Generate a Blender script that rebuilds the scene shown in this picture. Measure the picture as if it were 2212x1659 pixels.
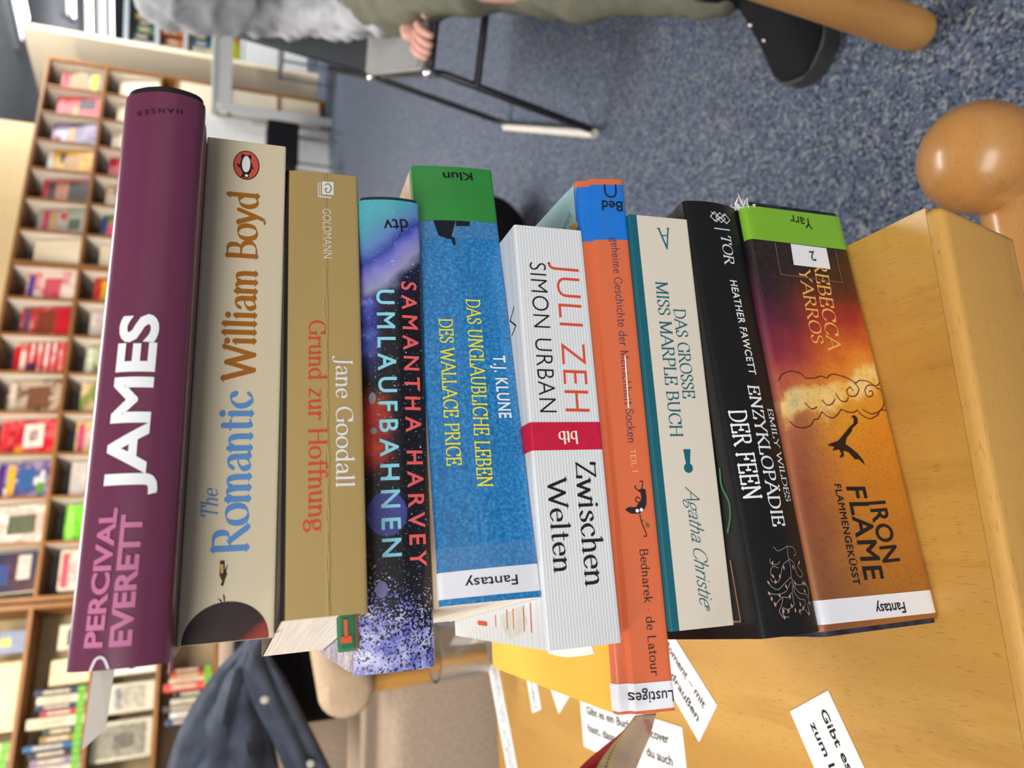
import bpy, bmesh, math, random
from mathutils import Vector, Matrix
from mathutils.geometry import tessellate_polygon
random.seed(7)
for o in list(bpy.data.objects): bpy.data.objects.remove(o)
SC = bpy.context.scene
COL = SC.collection
PI = math.pi

# ---------------------------------------------------------------- camera, world, light, exposure
FPX, PITCH, ROLL, CAMZ = 1557.43, 0.37222, 0.0262, 0.80
TZ = 0.4932                                   # table top height
cam = bpy.data.cameras.new('camera'); camo = bpy.data.objects.new('camera', cam); COL.objects.link(camo)
cam.sensor_fit = 'HORIZONTAL'; cam.sensor_width = 36; cam.lens = 36*FPX/2212
cam.clip_start = 0.01
_R = Vector((1, 0, 0)); _D = Vector((0, -math.sin(PITCH), -math.cos(PITCH)))
_X = _R*math.sin(ROLL)+_D*math.cos(ROLL); _Y = _R*math.cos(ROLL)-_D*math.sin(ROLL); _Z = _X.cross(_Y)
_m = Matrix((_X, _Y, _Z)).transposed().to_4x4(); _m.translation = Vector((0, 0, CAMZ))
camo.matrix_world = _m
cam.dof.use_dof = True; cam.dof.focus_distance = 0.33; cam.dof.aperture_fstop = 9.5
SC.camera = camo
vs = SC.view_settings
vs.view_transform = 'Standard'; vs.look = 'None'; vs.gamma = 1; vs.use_curve_mapping = False
vs.exposure = 0.0
def lin(c):
    c = c/255.0
    return c/12.92 if c <= 0.04045 else ((c+0.055)/1.055)**2.4
def S(r, g, b): return (lin(r), lin(g), lin(b), 1)
W = bpy.data.worlds.new('world'); SC.world = W; W.use_nodes = True
bg = W.node_tree.nodes['Background']; bg.inputs[0].default_value = (1.0, 0.965, 0.92, 1); bg.inputs[1].default_value = 0.40
def area(name, loc, target, sx, sy, power, col):
    l = bpy.data.lights.new(name, 'AREA'); l.shape = 'RECTANGLE'; l.size = sx; l.size_y = sy; l.energy = power; l.color = col
    o = bpy.data.objects.new(name, l); COL.objects.link(o); o.location = loc
    o.rotation_euler = (Vector(target)-Vector(loc)).to_track_quat('-Z', 'Y').to_euler()
    return o
area('ceiling_and_fill_light', (-1.25, -0.35, 2.45), (-0.1, 0.35, 0.6), 1.2, 0.35, 29, (1, 0.955, 0.90))
area('ceiling_and_fill_light', (-0.8, -1.8, 1.65), (0, 0.35, 0.65), 2.0, 1.0, 58, (1, 0.96, 0.91))  # added frontal fill well below the ceiling, brightens the spines
area('ceiling_and_fill_light', (0.2, 2.3, 2.93), (0.2, 2.3, 0), 1.6, 0.4, 66, (1, 0.965, 0.92))
area('ceiling_and_fill_light', (-0.3, 2.9, 2.93), (0.9, 6.2, 1.7), 2.6, 0.5, 125, (1, 0.93, 0.82))
area('ceiling_and_fill_light', (-1.6, 2.4, 2.93), (-2.0, 4.2, 1.2), 1.8, 0.4, 62, (1, 0.89, 0.73))
area('ceiling_and_fill_light', (4.2, 6.6, 2.9), (4.4, 9.0, 1.0), 2.6, 0.6, 120, (0.95, 0.98, 1))
area('added_ceiling_uplight', (3.35, 6.2, 2.45), (3.3, 6.25, 3.1), 1.2, 1.2, 42, (0.97, 0.98, 1))  # added unseen uplight that brightens the grey ceiling, no real pendant
area('added_ceiling_uplight', (4.6, 12.0, 2.45), (4.6, 12.01, 3.1), 2.2, 2.2, 12, (0.97, 0.98, 1))  # second added uplight, lifts the ceiling beyond the partition

def at(px, py, y):
    """world point at depth y seen at photo pixel (px, py)"""
    r = _X*((px-1106)/FPX)-_Y*((py-829.5)/FPX)-_Z
    return Vector((0, 0, CAMZ))+r*(y/r.y)
def fl(px, py, z=0.0):
    r = _X*((px-1106)/FPX)-_Y*((py-829.5)/FPX)-_Z
    return Vector((0, 0, CAMZ))+r*((z-CAMZ)/r.z)
# ---------------------------------------------------------------- materials
class G:
    def __init__(s, name):
        s.m = bpy.data.materials.new(name); s.m.use_nodes = True
        s.t = s.m.node_tree; s.n = s.t.nodes; s.b = s.n['Principled BSDF']
    def L(s, a, b): s.t.links.new(a, b)
    def set(s, inp, v):
        if hasattr(v, 'links') or hasattr(v, 'is_linked'): s.L(v, inp)
        elif isinstance(v, (int, float)) and hasattr(inp.default_value, '__len__'): inp.default_value = (v, v, v, 1)[:len(inp.default_value)]
        else: inp.default_value = v
    def co(s, k='Object'): return s.n.new('ShaderNodeTexCoord').outputs[k]
    def mp(s, v, sc=(1, 1, 1), loc=(0, 0, 0), rot=(0, 0, 0)):
        n = s.n.new('ShaderNodeMapping'); s.L(v, n.inputs[0]); n.inputs[1].default_value = loc; n.inputs[2].default_value = rot; n.inputs[3].default_value = sc
        return n.outputs[0]
    def noise(s, v, sc, det=3, rough=.55, dist=0):
        n = s.n.new('ShaderNodeTexNoise'); s.L(v, n.inputs['Vector']); n.inputs['Scale'].default_value = sc
        n.inputs['Detail'].default_value = det; n.inputs['Roughness'].default_value = rough; n.inputs['Distortion'].default_value = dist
        return n.outputs[0]
    def voro(s, v, sc, out='Distance'):
        n = s.n.new('ShaderNodeTexVoronoi'); s.L(v, n.inputs['Vector']); n.inputs['Scale'].default_value = sc
        return n.outputs[out]
    def ma(s, op, a, b=0.0, c=None, clamp=False):
        n = s.n.new('ShaderNodeMath'); n.operation = op; n.use_clamp = clamp
        s.set(n.inputs[0], a); s.set(n.inputs[1], b)
        if c is not None: s.set(n.inputs[2], c)
        return n.outputs[0]
    def ss(s, x, a, b):
        n = s.n.new('ShaderNodeMapRange'); n.interpolation_type = 'SMOOTHSTEP'; s.set(n.inputs[0], x)
        n.inputs[1].default_value = a; n.inputs[2].default_value = b
        return n.outputs[0]
    def ramp(s, f, stops, mode='LINEAR'):
        n = s.n.new('ShaderNodeValToRGB'); e = n.color_ramp.elements; n.color_ramp.interpolation = mode
        while len(e) < len(stops): e.new(0.5)
        for k, (p, c) in zip(e, stops): k.position = p; k.color = c
        s.L(f, n.inputs[0]); return n.outputs[0]
    def mix(s, f, a, b):
        n = s.n.new('ShaderNodeMix'); n.data_type = 'RGBA'
        s.set(n.inputs[0], f); s.set(n.inputs[6], a); s.set(n.inputs[7], b); return n.outputs[2]
    def sep(s, v):
        n = s.n.new('ShaderNodeSeparateXYZ'); s.L(v, n.inputs[0]); return n.outputs
    def bump(s, h, st=.2, d=.001):
        n = s.n.new('ShaderNodeBump'); n.inputs['Strength'].default_value = st; n.inputs['Distance'].default_value = d
        s.L(h, n.inputs['Height']); s.L(n.outputs[0], s.b.inputs['Normal'])
    def fin(s, col, rough=.6, spec=.4, metal=0, coat=0, coat_r=.1):
        s.set(s.b.inputs['Base Color'], col); s.set(s.b.inputs['Roughness'], rough)
        s.b.inputs['Specular IOR Level'].default_value = spec; s.b.inputs['Metallic'].default_value = metal
        s.b.inputs['Coat Weight'].default_value = coat; s.b.inputs['Coat Roughness'].default_value = coat_r
        return s.m
_mc = {}
def plain(name, c, rough=.6, spec=.4, metal=0, coat=0, var=.06, vsc=60):
    k = name
    if k in _mc: return _mc[k]
    g = G(name)
    f = g.noise(g.co(), vsc, 3)
    d = tuple(x*(1-var*2) for x in c[:3])+(1,); u = tuple(min(1, x*(1+var)) for x in c[:3])+(1,)
    _mc[k] = g.fin(g.ramp(f, [(.3, d), (.7, u)]), rough, spec, metal, coat)
    return _mc[k]
def emis(name, c, st):
    m = bpy.data.materials.new(name); m.use_nodes = True; b = m.node_tree.nodes['Principled BSDF']
    b.inputs['Base Color'].default_value = c; b.inputs['Emission Color'].default_value = c; b.inputs['Emission Strength'].default_value = st
    return m
def wood(name, c1, c2, axis=1, sc=1.0, rough=.38, coat=.25):
    """beech: short dark flecks running along `axis` (object coordinates)"""
    g = G(name); v = g.co()
    s1 = [70*sc]*3; s1[axis] = 7*sc
    s2 = [1300*sc]*3; s2[axis] = 150*sc
    s3 = [14*sc]*3; s3[axis] = 1.6*sc
    a = g.noise(g.mp(v, tuple(s1)), 1, 4, .6); b = g.noise(g.mp(v, tuple(s2)), 1, 2, .5); c = g.noise(g.mp(v, tuple(s3)), 1, 3, .5, .6)
    col = g.ramp(c, [(.3, c1), (.7, c2)])
    dk = tuple(x*.78 for x in c1[:3])+(1,)
    col = g.mix(g.ma('MULTIPLY', g.ss(a, .5, .75), .55), col, dk)
    fl = g.ss(b, .60, .70)
    col = g.mix(g.ma('MULTIPLY', fl, .42), col, tuple(x*.52 for x in c1[:3])+(1,))
    g.bump(a, .06, .0006)
    return g.fin(col, g.ma('ADD', rough, g.ma('MULTIPLY', a, .12)), .4, 0, coat, .2)

M_TABLE = wood('beech_top', S(178, 128, 54), S(199, 153, 74), 1)
M_EDGE = wood('beech_edge', S(188, 138, 64), S(204, 158, 84), 0)
M_BEECH = wood('beech_turned', S(178, 120, 58), S(202, 148, 82), 0, 1.0, .3, .5)
M_LEG = wood('beech_leg', S(180, 128, 68), S(196, 146, 84), 2, 1.0, .5, .1)
M_ARM = wood('arm_wood', S(196, 138, 62), S(214, 158, 80), 2)
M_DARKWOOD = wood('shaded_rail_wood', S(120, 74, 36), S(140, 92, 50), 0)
M_SHELFWOOD = wood('shelf_wood', S(140, 92, 44), S(158, 108, 56), 0, .5, .5, .1)
M_PAGE = None
g = G('paper_edges'); v = g.co()
f = g.noise(g.mp(v, (12, 12, 2600)), 1, 2); f2 = g.noise(v, 30, 2)
g.bump(f, .35, .0004)
M_PAGE = g.fin(g.mix(g.ma('MULTIPLY', f2, .5), g.ramp(f, [(.35, S(205, 196, 182)), (.65, S(240, 234, 224))]), S(222, 208, 190)), .85, .2)
M_GREYPAGE = plain('bookmark_card', S(205, 196, 186), .7)
M_WHITE = plain('white_paper', S(240, 240, 238), .6, .3, var=.02)
M_LABEL = plain('white_label', S(226, 228, 236), .35, .5, var=.02)
M_INK = plain('black_ink', S(26, 25, 28), .55, .3, var=.02)
M_WALL = plain('cream_wall', S(224, 199, 152), .85, .2, var=.02, vsc=6)
M_WALLC = plain('light_cream_wall', S(238, 220, 190), .85, .2, var=.02, vsc=6)
M_GREYPANEL = plain('grey_panel', S(126, 128, 132), .7, .3)
M_SIDE = plain('shelf_side_grey', S(228, 216, 200), .7, .3)
M_PLATE = plain('cream_plate', S(238, 222, 192), .6, .3, var=.03)
M_CEIL = plain('grey_ceiling', S(206, 208, 212), .7, .3, var=.05, vsc=8)
M_STEEL = plain('white_steel', S(205, 208, 210), .4, .5, .2)
M_TABLEW = plain('pale_grey_steel', S(176, 180, 182), .4, .5, .2)
M_WHITELAC = plain('white_lacquer', S(238, 238, 234), .5, .4)
M_BLACK = plain('black_fabric', S(22, 21, 26), .9, .15)
M_BLACKTUBE = plain('black_tube', S(30, 31, 35), .35, .5)
M_CHROME = plain('chrome', S(225, 225, 228), .12, .5, 1)
M_CHAIR = plain('charcoal_plastic', S(66, 70, 76), .55, .35)
M_SEATGREY = plain('seat_grey', S(140, 140, 140), .6, .35)
M_BEIGE = plain('beige_upholstery', S(178, 158, 138), .9, .15, var=.08, vsc=140)
M_BEIGEL = plain('light_beige_upholstery', S(208, 182, 152), .9, .15, var=.05, vsc=140)
g = G('carpet'); v = g.co()
a = g.noise(v, 170, 4, .7); b = g.noise(v, 420, 2); c = g.noise(v, 2.2, 3); d = g.voro(v, 260, 'Color')
sp = g.sep(d)
col = g.ramp(a, [(.3, S(70, 82, 104)), (.5, S(104, 118, 144)), (.7, S(148, 160, 182))])
col = g.mix(g.ss(sp[0], .74, .82), col, S(164, 168, 172))
col = g.mix(g.ma('MULTIPLY', g.ss(sp[1], .72, .8), .8), col, S(48, 56, 74))
col = g.mix(g.ma('MULTIPLY', g.ss(c, .45, .7), .25), col, S(112, 114, 128))
g.bump(g.ma('ADD', a, b), .9, .006)
M_CARPET = g.fin(col, .95, .1)
for mm in (M_CARPET,): pass
g = G('denim_jacket'); v = g.co(); a = g.noise(v, 14, 4); 
g.bump(g.noise(v, 500, 2), .2, .0006)
M_JACKET = g.fin(g.ramp(a, [(.3, S(56, 62, 78)), (.7, S(86, 94, 110))]), .75, .2)
M_OLIVE = plain('olive_trousers', S(112, 112, 98), .9, .1, var=.1, vsc=24)
M_SWEAT = plain('grey_sweater', S(172, 174, 180), .95, .1, var=.1, vsc=24)
M_SKIN = plain('skin', S(214, 164, 150), .55, .35)
M_HAIR = plain('brown_hair', S(60, 44, 34), .7, .3)
M_SHOE = plain('black_suede', S(24, 24, 28), .8, .2)
M_SOLE = plain('black_rubber', S(66, 66, 68), .55, .4)
g = G('clear_glass'); g.b.inputs['Transmission Weight'].default_value = 1; g.b.inputs['IOR'].default_value = 1.45
M_GLASS = g.fin((1, 1, 1, 1), .02, .5)

# ---------------------------------------------------------------- object helpers
def tag(o, label, cat=None, group=None, kind=None):
    if label: o['label'] = label
    if cat: o['category'] = cat
    if group: o['group'] = group
    if kind: o['kind'] = kind
    return o
def thing(name, label, cat, loc=(0, 0, 0), rz=0, group=None):
    o = bpy.data.objects.new(name, None); COL.objects.link(o); o.empty_display_size = .02
    o.location = loc; o.rotation_euler = (0, 0, rz)
    return tag(o, label, cat, group)
def link(name, bm, mat, parent=None, smooth=None, shift=True):
    """bm in world coordinates when the parent is an unrotated thing and shift=True, else parent-local"""
    me = bpy.data.meshes.new(name)
    if parent is not None and shift:
        p = parent; off = Vector((0, 0, 0))
        while p is not None: off += p.location; p = p.parent
        bmesh.ops.translate(bm, verts=bm.verts, vec=-off)
    bmesh.ops.recalc_face_normals(bm, faces=bm.faces)
    bm.to_mesh(me); bm.free()
    for m in (mat if isinstance(mat, (list, tuple)) else [mat]): me.materials.append(m)
    o = bpy.data.objects.new(name, me); COL.objects.link(o)
    if parent is not None: o.parent = parent
    if smooth:
        for p in me.polygons: p.use_smooth = True
        me.set_sharp_from_angle(angle=math.radians(smooth))
    return o
def base(name, label, cat, bm, mat, group=None, smooth=None, kind=None, org=None):
    """single-mesh thing with its origin at its base"""
    if org is None:
        xs = [v.co for v in bm.verts]
        org = Vector((sum(v.x for v in xs)/len(xs), sum(v.y for v in xs)/len(xs), min(v.z for v in xs)))
    bmesh.ops.translate(bm, verts=bm.verts, vec=-Vector(org))
    o = link(name, bm, mat, None, smooth); o.location = org
    return tag(o, label, cat, group, kind)
def NB(): return bmesh.new()
def box(bm, c, s, M=None, bev=0, seg=2):
    r = bmesh.ops.create_cube(bm, size=1)
    vs_ = r['verts']
    for v in vs_: v.co = Vector((v.co.x*s[0], v.co.y*s[1], v.co.z*s[2]))
    if bev:
        es = list({e for v in vs_ for e in v.link_edges})
        rr = bmesh.ops.bevel(bm, geom=es, offset=bev, segments=seg, affect='EDGES', profile=.5)
        vs_ = list({v for f in rr['faces'] for v in f.verts} | {v for v in vs_ if v.is_valid})
        # all verts of this island
        seen = set(vs_); st = list(vs_)
        while st:
            v = st.pop()
            for e in v.link_edges:
                w = e.other_vert(v)
                if w not in seen: seen.add(w); st.append(w)
        vs_ = list(seen)
    for v in vs_:
        co = v.co
        if M is not None: co = M @ co
        v.co = co+Vector(c)
    return vs_
def frame_from(d, up=Vector((0, 0, 1))):
    d = d.normalized()
    if abs(d.dot(up)) > .98: up = Vector((0, 1, 0))
    a = d.cross(up).normalized(); b = a.cross(d).normalized()
    return a, b
def tube(bm, pts, r, n=12, cap=True, flat=1.0):
    pts = [Vector(p) for p in pts]; R = r if isinstance(r, (list, tuple)) else [r]*len(pts)
    rings = []; pa = None
    for i, p in enumerate(pts):
        d = (pts[min(i+1, len(pts)-1)]-pts[max(i-1, 0)])
        if pa is None: a, b = frame_from(d)
        else:
            dn = d.normalized(); a = (pa-dn*pa.dot(dn)).normalized(); b = a.cross(dn).normalized()
        pa = a
        rings.append([bm.verts.new(p+a*(R[i]*math.cos(2*PI*k/n))+b*(R[i]*flat*math.sin(2*PI*k/n))) for k in range(n)])
    for q, w in zip(rings, rings[1:]):
        for k in range(n): bm.faces.new((q[k], q[(k+1) % n], w[(k+1) % n], w[k]))
    if cap: bm.faces.new(rings[0][::-1]); bm.faces.new(rings[-1])
    return rings
def lathe(bm, prof, n=32, M=Matrix()):
    """prof: (r, h) revolve about local z, then M"""
    rings = []
    for r, h in prof:
        if r < 1e-6: rings.append([bm.verts.new(M @ Vector((0, 0, h)))])
        else: rings.append([bm.verts.new(M @ Vector((r*math.cos(2*PI*k/n), r*math.sin(2*PI*k/n), h))) for k in range(n)])
    for q, w in zip(rings, rings[1:]):
        for k in range(n):
            k2 = (k+1) % n
            if len(q) == 1 and len(w) == 1: continue
            if len(q) == 1: bm.faces.new((q[0], w[k2], w[k]))
            elif len(w) == 1: bm.faces.new((q[k], q[k2], w[0]))
            else: bm.faces.new((q[k], q[k2], w[k2], w[k]))
def poly(bm, pts, mapf):
    vv = [bm.verts.new(mapf(*p)) for p in pts]
    for t in tessellate_polygon([[Vector((p[0], p[1], 0)) for p in pts]]):
        try: bm.faces.new([vv[i] for i in t])
        except ValueError: pass
def slab(bm, pts, z0, z1):
    """extruded polygon in xy between z0 and z1"""
    a = [bm.verts.new((p[0], p[1], z0)) for p in pts]; b = [bm.verts.new((p[0], p[1], z1)) for p in pts]
    n = len(pts)
    bm.faces.new(a[::-1]); bm.faces.new(b)
    for i in range(n): bm.faces.new((a[i], a[(i+1) % n], b[(i+1) % n], b[i]))
def RZ(a): return Matrix.Rotation(a, 3, 'Z')
def crom(pts, n=8, closed=False):
    P = [Vector(p) for p in pts]; out = []
    N = len(P)
    rng = range(N if closed else N-1)
    for i in rng:
        p1, p2 = P[i], P[(i+1) % N]
        p0 = P[i-1] if (i > 0 or closed) else p1+(p1-p2)
        p3 = P[(i+2) % N] if (i+2 < N or closed) else p2+(p2-p1)
        for k in range(n):
            t = k/n
            out.append(.5*((2*p1)+(p2-p0)*t+(2*p0-5*p1+4*p2-p3)*t*t+(3*p1-p0-3*p2+p3)*t**3))
    if not closed: out.append(P[-1])
    else: out.append(out[0].copy())
    return out

# ---------------------------------------------------------------- lettering
GL = {
'A': (.78, 'l .02 0 .39 1 S;l .39 1 .76 0 E;l .15 .36 .63 .36'),
'B': (.62, 'l .1 0 .1 1 SE;c .1 1 .36 .99 .47 .88 .47 .67 .36 .55 .1 .53;c .1 .53 .4 .52 .55 .38 .55 .16 .4 .02 .1 0'),
'C': (.72, 'c .66 .76 .6 .92 .4 1 .16 .88 .05 .5 .16 .12 .4 0 .58 .05 .68 .22;l .67 .96 .67 .74'),
'D': (.74, 'l .1 0 .1 1 SE;c .1 1 .4 .98 .62 .8 .69 .5 .62 .2 .4 .02 .1 0'),
'E': (.6, 'l .1 0 .1 1 SE;l .1 1 .52 1;l .1 .52 .42 .52;l .1 0 .55 0;l .53 1 .53 .8;l .55 0 .56 .22;l .42 .62 .42 .42'),
'F': (.56, 'l .1 0 .1 1 SE;l .1 1 .5 1;l .1 .52 .4 .52;l .51 1 .51 .8;l .4 .62 .4 .42'),
'G': (.76, 'c .66 .76 .6 .92 .4 1 .16 .88 .05 .5 .16 .12 .4 0 .58 .05 .67 .14;l .67 .42 .67 .06 S;l .66 .96 .66 .74'),
'H': (.78, 'l .12 0 .12 1 SE;l .66 0 .66 1 SE;l .12 .52 .66 .52'),
'I': (.26, 'l .13 0 .13 1 SE'),
'J': (.4, 'l .28 1 .28 .1 S;c .28 .1 .24 -.14 .1 -.2 .02 -.14'),
'K': (.7, 'l .1 0 .1 1 SE;l .6 1 .12 .44 S;l .26 .6 .66 0 E'),
'L': (.56, 'l .1 0 .1 1 SE;l .1 0 .5 0;l .51 0 .52 .24'),
'M': (.92, 'l .12 0 .12 1 SE;l .12 1 .46 .04;l .46 .04 .8 1;l .8 0 .8 1 SE'),
'N': (.78, 'l .12 0 .12 1 SE;l .12 1 .66 .02;l .66 0 .66 1 E'),
'O': (.8, 'o .4 1 .15 .88 .05 .5 .15 .12 .4 0 .65 .12 .75 .5 .65 .88'),
'P': (.58, 'l .1 0 .1 1 SE;c .1 1 .38 .99 .52 .86 .52 .6 .38 .47 .1 .45'),
'R': (.68, 'l .1 0 .1 1 SE;c .1 1 .38 .99 .5 .87 .5 .64 .38 .53 .1 .51;l .3 .52 .64 0 E'),
'S': (.52, 'c .44 .78 .4 .93 .24 1 .09 .9 .08 .7 .25 .54 .43 .4 .44 .14 .26 0 .1 .05 .06 .22'),
'T': (.66, 'l .33 0 .33 1 S;l .04 1 .62 1;l .05 1 .04 .78;l .61 1 .62 .78'),
'U': (.74, 'l .12 1 .12 .3 S;c .12 .3 .2 .05 .38 0 .55 .06 .62 .3;l .62 .3 .62 1 E'),
'V': (.76, 'l .02 1 .38 0 S;l .38 0 .74 1 E'),
'W': (1.04, 'l .02 1 .28 0 S;l .28 0 .52 .9;l .52 .9 .76 0;l .76 0 1.02 1 E'),
'Y': (.7, 'l .02 1 .34 .46 S;l .66 1 .34 .46 S;l .34 .46 .34 0 E'),
'Z': (.62, 'l .08 .98 .54 .98;l .54 .98 .06 .02;l .06 .02 .56 .02;l .08 1 .07 .78;l .56 0 .57 .24'),
'Ä': (.78, 'l .02 0 .39 1 S;l .39 1 .76 0 E;l .15 .36 .63 .36;d .28 1.14;d .5 1.14'),
'a': (.5, 'c .08 .5 .2 .65 .35 .61 .4 .46;l .4 .48 .4 .1;c .4 .1 .44 .0 .52 .05;c .4 .38 .2 .34 .07 .2 .13 .02 .28 .03 .4 .15'),
'b': (.56, 'l .1 1.03 .1 .02 f;c .1 .48 .26 .65 .45 .56 .51 .33 .44 .08 .26 0 .1 .1'),
'c': (.46, 'c .42 .52 .34 .64 .2 .63 .07 .45 .08 .2 .2 .02 .32 .01 .44 .13'),
'd': (.56, 'l .46 1.03 .46 0 fE;c .46 .5 .3 .65 .12 .57 .05 .33 .12 .08 .28 0 .46 .12'),
'e': (.48, 'l .06 .36 .43 .37;c .43 .37 .4 .57 .26 .65 .1 .55 .05 .34 .12 .08 .28 0 .44 .12'),
'f': (.32, 'c .38 .96 .3 1.04 .19 .97 .16 .8;l .16 .8 .16 0 E;l .02 .64 .34 .64'),
'g': (.52, 'o .24 .65 .1 .58 .06 .43 .1 .28 .24 .21 .38 .28 .42 .43 .38 .58;l .38 .6 .52 .64;c .12 .24 .08 .12 .2 .06 .38 .04 .46 -.1 .36 -.28 .16 -.28 .06 -.16 .14 .0'),
'h': (.54, 'l .1 1.03 .1 0 fE;c .1 .46 .24 .64 .38 .6 .43 .4;l .43 .42 .43 0 E'),
'i': (.24, 'l .12 .66 .12 0 fE;d .12 .9'),
'k': (.5, 'l .1 1.03 .1 0 fE;l .42 .66 .12 .3;l .2 .38 .48 0 E'),
'l': (.24, 'l .12 1.03 .12 0 fE'),
'm': (.82, 'l .1 .66 .1 0 fE;c .1 .46 .22 .64 .35 .6 .4 .4;l .4 .42 .4 0 E;c .4 .46 .52 .64 .65 .6 .7 .4;l .7 .42 .7 0 E'),
'n': (.54, 'l .1 .66 .1 0 fE;c .1 .46 .24 .64 .38 .6 .43 .4;l .43 .42 .43 0 E'),
'o': (.54, 'o .27 .66 .1 .57 .04 .33 .1 .09 .27 0 .44 .09 .5 .33 .44 .57'),
'r': (.38, 'l .1 .66 .1 0 fE;c .1 .42 .2 .6 .3 .65 .38 .58'),
's': (.42, 'c .36 .53 .28 .65 .13 .62 .09 .48 .22 .36 .36 .24 .35 .06 .2 0 .06 .12'),
't': (.34, 'l .16 .86 .16 .12;c .16 .12 .2 0 .34 .05;l .04 .64 .32 .64'),
'u': (.54, 'l .1 .66 .1 .22 f;c .1 .24 .14 .04 .27 .01 .43 .18;l .43 .66 .43 0 fE'),
'w': (.74, 'l .02 .66 .2 0 S;l .2 0 .37 .6;l .37 .6 .55 0;l .55 0 .72 .66 E'),
'y': (.5, 'l .03 .66 .25 .05 S;c .47 .66 .26 .05 .14 -.24 .02 -.26'),
'z': (.46, 'l .06 .64 .4 .64;l .4 .64 .06 .02;l .06 .02 .42 .02'),
'1': (.3, 'l .15 0 .15 1;l .15 1 .04 .85'),
'·': (.26, 'd .13 .38'), ' ': (.3, ''), '.': (.2, 'd .1 .05'),
}
_lv = [0]
def lev():
    _lv[0] = (_lv[0]+1) % 7
    return _lv[0]+1
def stroke(bm, pts, wf, closed=False):
    """flat ribbon along pts with direction dependent width and round ends; z holds a hair-thin layer number so that strokes never coincide"""
    P = []
    for p in pts:
        p = Vector((p[0], p[1]))
        if not P or (p-P[-1]).length > 1e-7: P.append(p)
    if len(P) > 2 and (P[0]-P[-1]).length < 1e-6: P.pop(); closed = True
    n = len(P)
    if n < 2: return
    z = lev(); A = []; B = []
    for i in range(n):
        d0 = P[i]-P[i-1] if (i or closed) else P[1]-P[0]
        d1 = P[(i+1) % n]-P[i] if (i < n-1 or closed) else P[-1]-P[-2]
        d0 = d0.normalized(); d1 = d1.normalized(); d = d0+d1
        d = d.normalized() if d.length > 1e-4 else d1
        w = wf(d)/2/max(.45, abs(d.dot(d1))); nn = Vector((-d.y, d.x))*w
        A.append(bm.verts.new((P[i].x+nn.x, P[i].y+nn.y, z))); B.append(bm.verts.new((P[i].x-nn.x, P[i].y-nn.y, z)))
    for i in range(n if closed else n-1):
        j = (i+1) % n; bm.faces.new((B[i], B[j], A[j], A[i]))
    if not closed:
        for i, sg in ((0, -1), (n-1, 1)):
            d = (P[1]-P[0] if i == 0 else P[-1]-P[-2]).normalized()*sg; w = wf(d)/2; nn = Vector((-d.y, d.x))
            p = P[i]; arc = [p+nn*(w*math.cos(t))+d*(w*math.sin(t)) for t in [PI*k/5 for k in range(1, 5)]]
            e0, e1 = (A[i], B[i]) if sg > 0 else (B[i], A[i])
            bm.faces.new([e0]+[bm.verts.new((q.x, q.y, z)) for q in arc]+[e1])
def penned(txt, thick, thin, serif, slant=0, track=.06):
    bm = NB(); x = 0
    pen = math.radians(18)
    def wf(d):
        th = math.atan2(d.y, d.x)
        return thin+(thick-thin)*min(1, abs(math.sin(th-pen))**1.3)
    for ch in txt:
        w, st = GL[ch]
        for s in [q for q in st.split(';') if q]:
            tk = s.split(); kind = tk[0]; nums = []; marks = ''
            for t in tk[1:]:
                try: nums.append(float(t))
                except ValueError: marks = t
            pts = [(nums[i], nums[i+1]) for i in range(0, len(nums), 2)]
            if kind == 'd':
                r = thick*.62; cx, cy = pts[0]
                bm.faces.new([bm.verts.new((x+cx+slant*cy+r*math.cos(PI*k/5), cy+r*math.sin(PI*k/5), 0)) for k in range(10)]); continue
            if not serif and ch in 'EFTZLCG' and kind == 'l' and len(pts) == 2 and abs(pts[0][0]-pts[1][0]) < .03 and abs(pts[0][1]-pts[1][1]) < .3: continue
            if kind == 'c': pts = [(p.x, p.y) for p in crom([(a, b, 0) for a, b in pts], 6)]
            if kind == 'o': pts = [(p.x, p.y) for p in crom([(a, b, 0) for a, b in pts], 5, True)]
            stroke(bm, [(x+a+slant*b, b) for a, b in pts], wf)
            if serif and marks:
                hs = serif
                for mk in marks:
                    px, py = pts[0] if mk in 'Sf' else pts[-1]
                    if mk in 'SE':
                        stroke(bm, [(x+px-hs+slant*py, py+(thin*.4 if py < .3 else -thin*.4)), (x+px+hs+slant*py, py+(thin*.4 if py < .3 else -thin*.4))], lambda d: thin*1.1)
                    else:
                        stroke(bm, [(x+px-hs*1.1+slant*py, py-.06), (x+px+slant*py, py)], lambda d: thin*1.2)
        x += w+track
    return bm
def builtin(txt, offset, space=1.0):
    c = bpy.data.curves.new('t', 'FONT'); c.body = txt; c.size = 1; c.space_character = space; c.resolution_u = 4
    if offset < 0: c.offset = offset
    o = bpy.data.objects.new('t', c); COL.objects.link(o)
    bpy.context.view_layer.update()
    me = bpy.data.meshes.new_from_object(o.evaluated_get(bpy.context.evaluated_depsgraph_get()))
    bpy.data.objects.remove(o); bpy.data.curves.remove(c)
    bm = NB(); bm.from_mesh(me); bpy.data.meshes.remove(me)
    bmesh.ops.remove_doubles(bm, verts=bm.verts, dist=1e-5)
    if offset > 0:
        nx = {}
        for e in bm.edges:
            if len(e.link_faces) == 1:
                for p, q in ((0, 1), (1, 0)): nx.setdefault(e.verts[p], []).append(e.verts[q])
        loops = []; seen = set()
        for v in list(nx):
            if v in seen: continue
            lp = [v]; seen.add(v); cur = v
            while True:
                c = [w for w in nx[cur] if w not in seen]
                if not c: break
                cur = c[0]; seen.add(cur); lp.append(cur)
            loops.append([w.co.copy() for w in lp])
        for lp in loops: stroke(bm, lp, lambda d: offset*2, True)
    return bm
CAP = 0.69
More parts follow.
